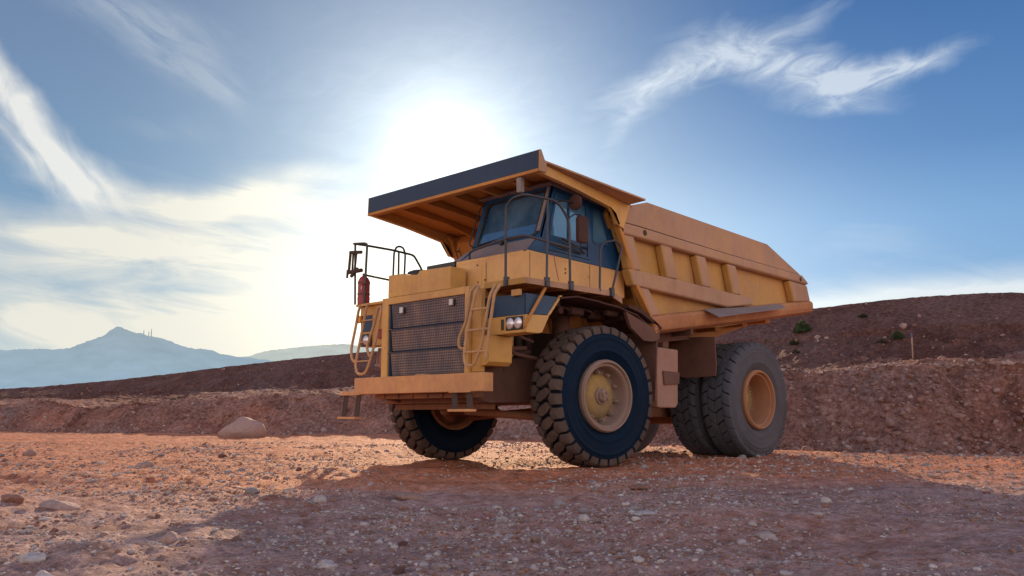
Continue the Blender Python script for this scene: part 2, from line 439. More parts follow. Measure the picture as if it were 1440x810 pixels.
# --- bumper and hanging steps
bm = B()
prism(bm, [(1.90, -1.5), (2.12, -1.5), (2.12, 1.46), (2.085, 1.5), (1.90, 1.5)], 'Z', 1.078, 1.337)
box(bm, 1.98, 2.10, .02, .22, 1.337, 1.355)
part('bumper', bm, 'bumper', bevel=.012)
bm = B(); box(bm, 1.66, 1.96, -1.15, 1.05, 1.0, 1.076)
for y in (-.9, -.55, -.2, .15, .5, .8): lathe(bm, [(1.96, 0.0), (1.96, .03), (1.985, .03), (1.985, 0)], 8, axis='X', o=(0, y, 1.04))
part('bumper_bracket', bm, 'under_rust')
def step(y0, y1, x, xb, z0, zb, lean):
    bm = B()
    for y in (y0, y1):
        slab(bm, [(x - .05, y - .06, z0), (x - .05, y + .06, z0), (xb - .05, y + .06 + lean, zb), (xb - .05, y - .06 + lean, zb)], (.012, 0, 0))
    st = part('hanging_step', bm, 'dark', bevel=.002)
    bm = B(); box(bm, xb - .10, xb + .04, y0 - .07 + lean, y1 + .07 + lean, zb - .03, zb + .005); box(bm, x - .06, x + .006, y0 - .07, y1 + .07, z0 - .034, z0 + .03)
    part('tread_plate', bm, 'bumper', st, bevel=.003)
step(-1.77, -1.42, 2.12, 2.12, 1.10, .72, -.06)
step(.89, 1.2, 2.12, 2.15, 1.10, .83, .05)

# --- radiator frame and grille
bm = B()
for a, b, c, d in ((-1.06, -.905, 1.345, 2.60), (.92, 1.01, 1.345, 2.60), (-.904, .919, 2.49, 2.60)): box(bm, 1.80, 1.93, a, b, c, d)
box(bm, 1.78, 1.87, 1.012, 1.2, 1.36, 2.56)
box(bm, 1.0, 1.798, -1.05, -1.0, 1.5, 2.58); box(bm, 1.0, 1.798, .98, 1.0, 1.62, 2.58)
rf = part('radiator_frame', bm, 'yellow', bevel=.01)
bm = B()
for z0, z1 in ((1.345, 1.72), (1.735, 2.08), (2.095, 2.485)):
    slab(bm, [(1.865, -.84, z0 + .02), (1.865, .88, z0 + .02), (1.905, .88, z1), (1.905, -.84, z1)], (-.03, 0, 0))
part('grille_screen', bm, 'grille', rf, bevel=0)
bm = B()
for z0, z1 in ((1.345, 1.72), (1.735, 2.08), (2.095, 2.485)):
    box(bm, 1.84, 1.912, -.903, .918, z1 - .004, z1 + .010)
    for y in (-.903, .885): box(bm, 1.84, 1.90, y, y + .03, z0 + .016, z1 - .014)
    
box(bm, 1.80, 1.835, -.90, .918, 1.345, 2.485)
part('grille_frame', bm, 'slate', rf, bevel=.003)
for y, z in ((-.56, 2.375), (.62, 2.40)):
    bm = B(); box(bm, 1.915, 1.94, y - .04, y + .04, z - .045, z + .045); part('tag_plate', bm, 'white', rf, bevel=.004)
    bm = B(); box(bm, 1.905, 1.93, y + .045, y + .065, z - .06, z + .04); part('bracket', bm, 'black', rf, bevel=.002)

# --- hood box, deck, platform
bm = B()
prism(bm, [(-.93, 2.605), (-.925, 2.965), (-.55, 2.955), (-.50, 2.925), (-.20, 2.90), (-.14, 2.955), (.575, 2.94), (.575, 2.605)], 'X', 1.60, 1.915)
part('hood_box', bm, 'yellow', bevel=.008)
bm = B(); box(bm, -.1, 1.78, -2.0, .25, 2.56, 2.602)
for x in (1.3, .8, .3): box(bm, x, x + .06, -1.98, .2, 2.50, 2.559)
part('walkway_deck', bm, 'yellow')
for y, x, s in ((-1.3, .95, 1), (-.72, .95, 1.05)):
    bm = B(); lathe(bm, [(2.6, .21), (3.02, .21), (3.03, .245), (3.10, .245), (3.15, .225), (3.18, .15), (3.19, .0)], 40, axis='Z', o=(x, y, .02 * s))
    part('air_cleaner', bm, 'black', bevel=0)
bm = B(); box(bm, .7, 1.55, -.42, .26, 3.02, 3.10); box(bm, .75, 1.5, -.38, .24, 2.61, 3.018); part('intake_box', bm, 'black')
bm = B()       # cab platform with outer rim
prism(bm, [(1.55, 1.0), (1.76, 1.17), (1.76, 1.985), (-.10, 1.985), (-.35, 1.6), (-.35, .9)], 'Z', 2.575, 2.60)
for x in (1.35, .9, .45, 0): box(bm, x, x + .05, 1.0, 1.97, 2.545, 2.574)
pl = part('cab_platform', bm, 'amber_paint')
bm = B(); box(bm, 1.762, 1.782, 1.17, 2.0, 2.555, 2.64); box(bm, -.10, 1.761, 1.987, 2.0, 2.555, 2.64)
slab(bm, [(1.55, 1.0, 2.555), (1.78, 1.17, 2.555), (1.78, 1.17, 2.64), (1.55, 1.0, 2.64)], (-.015, .012, 0))
slab(bm, [(-.10, 2.0, 2.555), (-.62, 1.80, 2.50), (-.62, 1.80, 2.60), (-.10, 2.0, 2.64)], (0, -.015, 0))
part('platform_rim', bm, 'yellow_dusty', pl, bevel=.003)
for a, b, r in (((1.34, 1.975, 2.545), (1.735, 1.955, 1.99), .024),):
    bm = B(); tube(bm, [a, b], r, 10, 0); box(bm, 1.722, 1.75, 1.925, 1.985, 1.95, 2.02); part('strut', bm, 'amber_paint', pl)

# --- headlight panels
def headpanel(s):
    bm = B(); t = .02
    y0, y1 = 1.01, 1.945
    top = 2.55 if s < 0 else 2.455
    zb = 2.13
    # lower yellow band: front face + side face, rounded lower corner
    P = lambda x, y, z: (x, s * y, z)
    slab(bm, [P(1.72, y0 + .03, 1.875), P(1.72, y1, 1.885), P(1.72, y1, zb), P(1.72, y0 + .03, zb + .0)], (-t, 0, 0))
    slab(bm, [P(1.72, y1, 1.885), P(1.43, y1 - .015, 1.887), P(1.36, y1 - .02, 1.91), P(1.20, y1 - .03, 2.16), P(1.72, y1, zb)], (0, -s * t, 0))
    slab(bm, [P(1.72, y0 + .03, 1.875), P(1.72, y1, 1.885), P(1.43, y1 - .015, 1.887), P(1.3, y0 + .03, 1.887)], (0, 0, .015))
    slab(bm, [P(1.20, y1 - .02, 2.16), P(1.25, y1 - .02, 2.16), P(.98, y1 - .02, 2.47), P(.93, y1 - .02, 2.47)], (0, -s * .04, 0))
    if s < 0:
        slab(bm, [P(1.72, y0, zb + .002), P(1.72, y1 - .34, zb + .002), P(1.72, y1 - .34, 2.40), P(1.72, y0, 2.40)], (-t, 0, 0))
        slab(bm, [P(1.72, y0, 2.402), P(1.72, y1, 2.402), P(1.72, y1, 2.555), P(1.72, y0, 2.555)], (-t, 0, 0))
        slab(bm, [P(1.72, y1, 2.402), P(.95, y1, 2.402), P(.95, y1, 2.555), P(1.72, y1, 2.555)], (0, -s * t, 0))
    h = part('headlight_panel', bm, 'yellow', bevel=.006)
    bm = B()
    ya = y1 - .34 if s < 0 else y0 + .02
    slab(bm, [P(1.712, ya, zb + .004), P(1.712, y1 - .006, zb + .004), P(1.712, y1 - .006, min(top, 2.43)), P(1.712, ya, min(top, 2.43))], (-.016, 0, 0))
    slab(bm, [P(1.712, y1 - .008, zb + .004), P(1.24, y1 - .03, 2.165), P(1.02, y1 - .04, min(top, 2.43) + .01), P(1.712, y1 - .008, min(top, 2.43))], (0, -s * .016, 0))
    part('upper_panel', bm, 'panel_blue', h, bevel=.002)
    yl = 1.735
    bm = B()
    if s > 0: box(bm, 1.715, 1.735, yl - .17, yl + .17, 1.925, 2.115)
    else: box(bm, 1.715, 1.74, -yl - .16, -yl + .14, 1.89, 2.09)
    hl = part('headlight', bm, 'black', bevel=.015)
    for dy in ((-.08, .08) if s > 0 else (-.02,)):
        bm = B(); c = (1.728, s * yl + dy, 2.02 if s > 0 else 1.99)
        lathe(bm, [(0, .075), (.012, .078), (.022, .066), (.034, .035), (.038, 0.0)], 28, axis='X', o=c)
        part('lens', bm, 'lens', hl, bevel=0)
    if s > 0:
        bm = B(); box(bm, 1.722, 1.73, 1.47, 1.52, 1.94, 2.09); part('marker_slot', bm, 'black', h, bevel=.002)
        bm = B(); box(bm, 1.715, 1.76, 1.70, 1.87, 2.40, 2.49); part('bracket_box', bm, 'yellow', h)
    else:
        bm = B(); box(bm, 1.70, 1.755, -2.03, -1.90, 2.29, 2.41); part('marker_lamp', bm, 'amber', bevel=.01)
        bm = B(); lathe(bm, [(1.722, .085), (1.735, .085), (1.74, .07), (1.735, .055), (1.737, .0)], 32, axis='X', o=(0, -1.37, 2.07)); part('round_badge', bm, 'red', bevel=0)
headpanel(1); headpanel(-1)
bm = B(); prism(bm, [(1.012, 1.45), (1.30, 1.45), (1.36, 1.50), (1.37, 1.87), (1.012, 1.87)], 'X', 1.4, 1.86); part('lower_guard', bm, 'yellow')
bm = B(); prism(bm, [(-1.065, 1.50), (-1.38, 1.53), (-1.42, 1.60), (-1.38, 1.84), (-1.065, 1.84)], 'X', 1.74, 1.76)
tube(bm, [(1.78, -1.1, 1.55), (1.78, -1.37, 1.57), (1.78, -1.34, 1.82), (1.78, -1.1, 1.82)], .012, 8, .08); part('lower_guard', bm, 'tank')

# --- front ladders
bm = B()
tube(bm, [(1.9, 1.16, 2.60), (2.02, 1.15, 2.53), (2.03, 1.075, 2.08), (2.05, .935, 1.83), (2.05, .945, 1.70), (2.0, 1.03, 1.68)], .023, 10, .07)
lad = part('ladder', bm, 'rail_tan', bevel=0)
bm = B()
tube(bm, [(1.9, 1.18, 2.57), (2.03, 1.27, 2.48), (2.05, 1.116, 1.935), (2.05, 1.055, 1.60), (2.05, 1.08, 1.45), (2.05, 1.26, 1.43), (2.05, 1.41, 1.70), (2.03, 1.55, 2.38), (1.95, 1.58, 2.56)], .023, 10, .08)
part('side_rail', bm, 'rail_tan', lad, bevel=0)
bm = B(); tube(bm, [(1.92, 1.66, 2.56), (2.04, 1.66, 2.42), (2.05, 1.49, 1.52)], .023, 10, .05); part('side_rail', bm, 'rail_tan', lad, bevel=0)
for z, a, b in ((2.225, 1.2, 1.52), (1.935, 1.12, 1.585), (1.63, 1.06, 1.52)):
    bm = B(); tube(bm, [(2.05, a, z), (2.05, b, z)], .018, 8, 0); part('rung', bm, 'rail_tan', lad, bevel=0)
bm = B()
tube(bm, [(1.78, -1.86, 2.56), (1.86, -1.80, 2.50), (1.93, -1.78, 2.18), (1.95, -1.86, 1.83), (1.95, -1.83, 1.66), (1.92, -1.76, 1.60)], .022, 10, .08)
lad = part('ladder', bm, 'rail_tan', bevel=0)
bm = B()
tube(bm, [(1.78, -1.66, 2.56), (1.9, -1.53, 2.50), (1.95, -1.62, 1.93), (1.95, -1.73, 1.56), (1.95, -1.66, 1.41), (1.95, -1.47, 1.41), (1.95, -1.37, 1.52), (1.95, -1.18, 1.95), (1.93, -1.08, 2.42), (1.9, -1.12, 2.49), (1.9, -1.21, 2.47), (1.92, -1.28, 2.2), (1.95, -1.43, 1.84), (1.95, -1.34, 1.68)], .022, 10, .07)
part('side_rail', bm, 'rail_tan', lad, bevel=0)
for z, a, b in ((1.62, -1.71, -1.33), (2.28, -1.58, -1.26), (1.93, -1.6, -1.5)):
    bm = B(); tube(bm, [(1.95, a, z), (1.95, b, z)], .012, 8, 0); part('rung', bm, 'rail_tan', lad, bevel=0)

# --- left-hand (far) deck rails, extinguisher
bm = B()
tube(bm, [(1.76, -1.80, 2.55), (1.74, -1.78, 3.62), (1.76, -1.84, 3.64), (1.88, -1.96, 3.63), (1.86, -2.0, 3.64), (1.60, -2.0, 3.645), (1.04, -2.0, 3.64), (.56, -2.0, 3.61), (.36, -2.0, 3.36), (.36, -2.0, 2.6)], .02, 10, .07)
hr = part('deck_rail', bm, 'rail', bevel=0)
for pts in ([(1.83, -2.0, 3.62), (1.80, -2.0, 2.6)], [(1.72, -1.85, 3.10), (1.10, -2.0, 3.10), (.36, -2.0, 3.05)],
            [(1.04, -1.98, 2.6), (1.02, -1.98, 3.60), (.96, -1.98, 3.72), (.82, -1.98, 3.72), (.77, -1.98, 3.60), (.80, -1.98, 2.6)], [(.90, -2.0, 3.62), (.89, -2.0, 2.6)]):
    bm = B(); tube(bm, pts, .018, 10, .09); part('rail_bar', bm, 'rail', hr, bevel=0)
bm = B(); lathe(bm, [(2.60, 0.0), (2.60, .10), (2.72, .105), (2.73, .10), (3.0, .10), (3.06, .07), (3.09, .03), (3.13, .03), (3.13, 0)], 28, axis='Z', o=(1.70, -1.90, 0))
fx = part('fire_extinguisher', bm, 'red', bevel=0)
bm = B()
for z in (2.76, 2.95): lathe(bm, [(z, .104), (z + .03, .108), (z + .03, .104)], 28, axis='Z', o=(1.70, -1.90, 0))
box(bm, 1.62, 1.70, -2.06, -1.98, 2.93, 2.98); box(bm, 1.76, 1.80, -1.82, -1.74, 2.93, 2.97)
part('strap', bm, 'rust', fx, bevel=.003)
bm = B(); box(bm, 1.785, 1.79, -1.875, -1.835, 2.85, 2.90); part('tag_plate', bm, 'white', fx, bevel=0)
bm = B()
for a, b, r in (((1.86, -2.10, 3.50), (1.84, -1.80, 3.47), .03), ((1.86, -2.14, 3.16), (1.84, -1.78, 3.16), .035), ((1.86, -2.09, 3.48), (1.87, -2.11, 3.16), .024),
                ((1.86, -2.01, 3.48), (1.86, -2.02, 3.16), .018), ((1.85, -1.93, 3.47), (1.85, -1.97, 3.16), .02), ((1.88, -2.13, 3.20), (1.88, -2.14, 3.06), .02), ((1.85, -1.88, 3.2), (1.86, -2.05, 3.08), .03)):
    tube(bm, [a, b], r, 8, 0)
part('valve_linkage', bm, 'dark', bevel=.002)

# --- cab
cab = empty('cab', (0, 0, 0), T)
def cpart(name, bm, mat, **k): return finish(name, bm, mat, cab, **k)
bm = B()
box(bm, -.80, 1.53, .27, 1.70, 2.62, 3.03)
prism(bm, [(1.53, 3.03), (1.53, 3.085), (1.44, 3.11), (-.74, 3.04), (-.80, 3.03)], 'Y', .27, 1.70)
box(bm, 1.532, 1.538, .29, .85, 2.66, 2.97)
lower = cpart('lower_body', bm, 'yellow_pale', bevel=.01)
bm = B()
for y, z in ((.40, 2.93), (.76, 2.98), (.78, 2.72), (.93, 2.74), (.45, 2.72)): lathe(bm, [(1.537, .014), (1.546, .012), (1.548, 0)], 10, axis='X', o=(0, y, z))
for x, z in ((.62, 2.92), (.62, 2.86)): lathe(bm, [(1.70, .016), (1.712, .012), (1.714, 0)], 10, o=(x, 0, z))
cpart('bolt', bm, 'rust', bevel=0)
bm = B()
box(bm, .052, .058, 1.701, 1.704, 2.64, 3.06); box(bm, 1.5395, 1.5415, .95, .956, 2.66, 3.0); box(bm, 1.38, 1.386, 1.701, 1.704, 2.62, 3.09)
cpart('panel_seam', bm, 'dark', bevel=0)
bm = B(); slab(bm, [(1.53, .25, 3.09), (1.53, 1.70, 3.09), (1.45, 1.70, 3.125), (1.17, 1.64, 3.34), (1.17, .22, 3.34), (1.40, .0, 3.12)], (-.03, 0, -.02)); cpart('cowl', bm, 'mauve', bevel=.003)
YC = 1.70
bm = B()
outer = [(1.44, YC, 3.115), (1.18, YC, 3.33), (.905, YC, 4.18), (-.45, YC, 4.03), (-.74, YC, 3.045)]
dwin = [(.93, YC, 3.40), (.80, YC, 3.97), (.12, YC, 3.99), (.12, YC, 3.38)]
rwin = [(-.03, YC, 3.46), (-.03, YC, 3.95), (-.07, YC, 3.975), (-.20, YC, 3.975), (-.235, YC, 3.95), (-.44, YC, 3.45), (-.42, YC, 3.41), (-.08, YC, 3.42)]
holed(bm, outer, [dwin[::-1], rwin[::-1]], (0, -.05, 0))
cpart('side_wall', bm, 'cab_blue', bevel=.006)
bm = B(); holed(bm, [(p[0], .24, p[2]) for p in outer], [[(.88, .24, 3.45), (.76, .24, 3.97), (-.25, .24, 3.97), (-.40, .24, 3.45)][::-1]], (0, .04, 0))
cpart('far_side_wall', bm, 'cab_blue'); bm = B(); holed(bm, [(-.745, .28, 3.05), (-.745, 1.65, 3.05), (-.46, 1.65, 4.02), (-.46, .28, 4.02)], [[(-.63, .45, 3.5), (-.63, 1.48, 3.5), (-.52, 1.48, 3.92), (-.52, .45, 3.92)][::-1]], (-.03, 0, 0))
cpart('rear_wall', bm, 'cab_blue')
# door frame, handle
bm = B()
def frame(bm, pts, y, w, t=.015):
    c = Vector((sum(p[0] for p in pts) / len(pts), y, sum(p[2] for p in pts) / len(pts)))
    inner = [(c + (Vector((p[0], y, p[2])) - c) * (1 - w)) for p in pts]
    holed(bm, [(p[0], y, p[2]) for p in pts], [[tuple(q) for q in inner][::-1]], (0, t, 0))
frame(bm, [(1.02, 0, 3.28), (.84, 0, 4.06), (.06, 0, 4.05), (.06, 0, 3.13), (1.02, 0, 3.17)], YC + .001, .09)
frame(bm, [(p[0] * 1 + (.02 if p[0] > -.2 else -.02), 0, p[2] + (.02 if p[2] > 3.7 else -.02)) for p in rwin], YC + .001, .14, .01)
box(bm, .50, .525, YC - .03, YC - .005, 3.39, 3.98)
dr = cpart('door_frame', bm, 'cab_blue', bevel=.003)
bm = B(); tube(bm, [(.12, YC + .02, 3.30), (.25, YC + .05, 3.30), (.28, YC + .02, 3.30)], .012, 8, .02)
tube(bm, [(.95, YC + .03, 3.27), (.75, YC + .06, 3.22), (.22, YC + .05, 3.20), (.40, YC + .05, 3.28), (.75, YC + .05, 3.36)], .012, 8, .02)
cpart('grab_bar', bm, 'black', bevel=0)
# windshield wall
wl = Vector((1.175, 0, 3.335)); wu = Vector((.905, 0, 4.18))
def W(y, s, off=0): p = wl + (wu - wl) * s; return (p.x + off, y, p.z)
nrm = Vector(((wu - wl).z, 0, -(wu - wl).x)).normalized()
op = [(.33, .05), (.33, .10), (.37, .80), (.42, .86), (1.58, .88), (1.63, .84), (1.60, .08), (1.56, .05)]
bm = B(); holed(bm, [W(.22, 0), W(1.70, 0), W(1.70, 1), W(.28, 1)], [[W(*p) for p in op][::-1]], -nrm * .05)
cpart('windshield_surround', bm, 'cab_blue', bevel=.006)
bm = B(); P3 = [Vector(W(*p)) + nrm * .001 for p in op]; c = sum(P3, Vector()) / len(P3)
holed(bm, [tuple(c + (p - c) * 1.05) for p in P3], [[tuple(c + (p - c) * .965) for p in P3][::-1]], nrm * .012); cpart('window_seal', bm, 'black', bevel=.002)
bm = B(); box(bm, .0, .0, 0, 0, 0, 0) if False else None
slab(bm, [tuple(Vector(p) - nrm * .02) for p in [W(*q) for q in op]], -nrm * .006)
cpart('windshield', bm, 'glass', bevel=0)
for nm, w_ in (('door_window', dwin), ('rear_side_window', rwin)):
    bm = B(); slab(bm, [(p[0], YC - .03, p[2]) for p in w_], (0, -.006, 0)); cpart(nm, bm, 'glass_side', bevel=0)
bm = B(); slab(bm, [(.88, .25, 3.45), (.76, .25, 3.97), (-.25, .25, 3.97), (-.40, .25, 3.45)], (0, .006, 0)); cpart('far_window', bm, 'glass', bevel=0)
bm = B(); prism(bm, [(1.03, 4.155), (.96, 4.215), (-.50, 4.055), (-.52, 4.0), (.90, 4.15)], 'Y', .20, 1.73); cpart('roof', bm, 'mauve', bevel=.01)
bm = B(); tube(bm, [W(.30, .02, .02), W(.16, .10, .03), W(.22, .85, .03), W(.34, .90, .0)], .011, 8, .06); cpart('grab_rail', bm, 'black', bevel=0)
bm = B()
slab(bm, [W(1.64, .10, .012), W(1.69, .10, .012), W(1.69, .93, .012), W(1.66, .93, .012)], nrm * .03); cpart('corner_trim', bm, 'mauve', bevel=.004)
bm = B(); tube(bm, [W(.95, 0, .02), W(.75, .09, .025), W(.38, .05, .02)], .010, 6, 0); tube(bm, [W(.40, .055, .03), W(1.02, .13, .035)], .007, 6, 0); lathe(bm, [(1.19, .0), (1.19, .035), (1.25, .03), (1.26, 0)], 14, axis='X', o=(0, .95, 3.33))
cpart('wiper', bm, 'black', bevel=0)
bm = B(); tube(bm, [W(1.42, .86, -.06), W(1.38, .72, -.08)], .03, 8, 0); cpart('sun_visor', bm, 'black', bevel=0)
bm = B()
prism(bm, [(.15, 3.12), (.65, 3.12), (.65, 3.28), (.28, 3.30), (.18, 3.95), (.05, 3.95)], 'Y', .75, 1.25); box(bm, .06, .14, .87, 1.13, 3.96, 4.08)
cpart('driver_seat', bm, 'seat', bevel=.03)
bm = B(); tube(bm, [(.95, 1.0, 3.1), (.85, 1.0, 3.42)], .03, 8, 0)
ring = [(.82 + .09 * math.cos(a), 1.0 + .2 * math.sin(a), 3.44 + .17 * math.cos(a) * .9) for a in [k * math.pi / 12 for k in range(25)]]
tube(bm, ring, .014, 6, 0); prism(bm, [(1.13, 3.12), (1.13, 3.36), (.98, 3.40), (.90, 3.12)], 'Y', .35, 1.6)
cpart('dashboard', bm, 'seat', bevel=.01)
# mirrors
bm = B()
mp = [(.70, 3.31), (.68, 3.28), (.52, 3.28), (.49, 3.31), (.49, 3.64), (.53, 3.685), (.66, 3.685), (.70, 3.64)]
prism(bm, mp, 'Y', 1.98, 2.05); mi = part('side_mirror', bm, 'shade_rust', bevel=.012)
bm = B(); tube(bm, [(.86, 2.0, 3.62), (.75, 2.0, 3.69), (.60, 2.0, 3.70)], .010, 8, .03); tube(bm, [(.60, 2.0, 3.3), (.6, 1.98, 3.2), (.85, 2.0, 3.2)], .010, 8, .03); part('mirror_arm', bm, 'black', mi, bevel=0)
bm = B(); lathe(bm, [(-.03, .0), (-.03, .10), (-.02, .115), (.02, .115), (.035, .08), (.035, 0)], 20, axis='X', o=(.70, 1.98, 3.88)); mi = part('round_mirror', bm, 'shade_rust', bevel=0)
bm = B(); tube(bm, [(.72, 1.98, 3.88), (.86, 1.85, 3.90), (.92, 1.72, 3.88)], .013, 8, .04); part('mirror_arm', bm, 'black', mi, bevel=0)

# --- platform rails
bm = B(); tube(bm, [(1.78, 1.612, 2.60), (1.78, 1.612, 3.70), (1.78, 1.75, 3.80), (1.79, 1.99, 3.81), (1.12, 2.0, 3.825), (.86, 2.0, 3.58), (.85, 2.0, 2.60)], .019, 12, .14)
hr = part('platform_rail', bm, 'rail', bevel=0)
for pts in ([(1.35, 2.0, 2.60), (1.32, 2.0, 3.80)], [(1.47, .52, 3.06), (1.52, .55, 3.20), (1.60, .80, 3.21), (1.78, 1.60, 3.225), (1.79, 1.99, 3.225), (1.2, 2.0, 3.19), (.86, 2.0, 3.17)],
            [(.17, 1.99, 2.60), (.16, 2.0, 3.22), (.10, 2.0, 3.36), (-.22, 2.0, 3.44), (-.37, 2.0, 3.36), (-.30, 2.0, 3.15), (-.10, 2.0, 2.60)]):
    bm = B(); tube(bm, pts, .018, 10, .09); part('rail_bar', bm, 'rail', hr, bevel=0)
bm = B()
for x, y in ((1.785, 1.63), (1.36, 2.01), (.85, 2.01), (-.09, 2.01)):
    w = .035
    box(bm, x - w, x + w, y - w + .01, y + w, 2.545, 2.68)
part('rail_socket', bm, 'rail', hr, bevel=.004)
bm = B(); tube(bm, [(1.2, 2.0, 3.05), (1.17, 2.0, 2.9), (1.10, 2.0, 2.66)], .006, 6, .03); part('red_cord', bm, 'red', hr, bevel=0)

# --- mudguards and flaps round the front wheel
bm = B()
prof = [(1.0, 2.44), (.6, 2.50), (.1, 2.46), (-.4, 2.42), (-.8, 2.33), (-1.1, 2.20), (-1.3, 2.12)]
for i, (a, b) in enumerate(zip(prof, prof[1:])):
    slab(bm, [(a[0], 1.15, a[1]), (b[0], 1.15, b[1]), (b[0], 1.95 + .02 * (i % 2), b[1]), (a[0], 1.95 - .02 * (i % 2), a[1])], (0, 0, -.025))
bmesh.ops.remove_doubles(bm, verts=bm.verts, dist=.002)
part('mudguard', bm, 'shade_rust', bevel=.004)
bm = B()
prism(bm, [(-.5, 2.36), (-1.15, 2.17), (-1.38, 2.18), (-1.37, 1.98), (-1.2, 1.93), (-.95, 1.93), (-.62, 2.12)], 'Y', 1.90, 1.96)
prism(bm, [(1.2, 2.1), (1.96, 2.1), (1.93, 1.55), (1.89, 1.0), (1.35, 1.0)], 'X', -1.33, -1.30)
prism(bm, [(-1.2, 2.1), (-1.96, 2.1), (-1.93, 1.55), (-1.89, 1.0), (-1.35, 1.0)], 'X', -1.33, -1.30)
part('mud_flap', bm, 'rust', bevel=.004)
bm = B()       # clutter under the deck
rj = random.Random(5)
for k in range(26):
    x = rj.uniform(-1.0, 1.1); y = rj.uniform(1.2, 1.75); r = rj.uniform(.03, .08)
    zc = 2.40 - max(0, -x) * .1
    lathe(bm, [(-.15, .0), (-.15, r), (.12, r * .9), (.14, 0)], 9, axis=rj.choice('XY'), o=(x, y, zc - rj.uniform(0, .10)))
for k in range(5): tube(bm, [(1.2 - .4 * k, 1.2, 2.5), (.9 - .45 * k, 1.6 + .05 * k, 2.33), (.6 - .45 * k, 1.3, 2.3)], .022, 8, .1)
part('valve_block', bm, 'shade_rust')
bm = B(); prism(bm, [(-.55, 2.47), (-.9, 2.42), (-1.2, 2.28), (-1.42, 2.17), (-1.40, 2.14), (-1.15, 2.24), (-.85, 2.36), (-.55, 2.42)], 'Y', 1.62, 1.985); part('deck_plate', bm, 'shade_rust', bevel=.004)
# tank, rear flaps
bm = B()
prism(bm, [(-1.36, .90), (-1.36, 1.86), (-1.97, 1.845), (-1.93, .95), (-1.86, .885), (-1.42, .885)], 'Y', 1.0, 1.90)
tk = part('fuel_tank', bm, 'tank', bevel=.02)
bm = B(); prism(bm, [(-1.50, 1.48), (-1.95, 1.47), (-1.94, 1.28), (-1.53, 1.25)], 'Y', 1.902, 1.93); box(bm, -1.80, -1.68, 1.6, 1.8, 1.86, 1.96); part('access_cover', bm, 'rust', tk)
bm = B(); prism(bm, [(1.05, 2.16), (2.01, 2.12), (2.03, 1.6), (2.00, 1.44), (1.40, 1.42), (1.05, 1.5)], 'X', -2.93, -2.90); prism(bm, [(-1.05, 2.16), (-2.01, 2.12), (-2.0, 1.44), (-1.40, 1.42), (-1.05, 1.5)], 'X', -2.93, -2.90)
part('mud_flap', bm, 'rust', bevel=.004)
bm = B(); prism(bm, [(-1.3, 2.08), (-2.5, 2.26), (-2.9, 2.3), (-2.92, 2.10), (-2.4, 2.04), (-1.9, 1.98), (-1.34, 1.94)], 'Y', 1.45, 1.50); box(bm, -2.42, -2.36, 1.5, 1.9, 2.12, 2.24); part('frame_skirt', bm, 'rust')

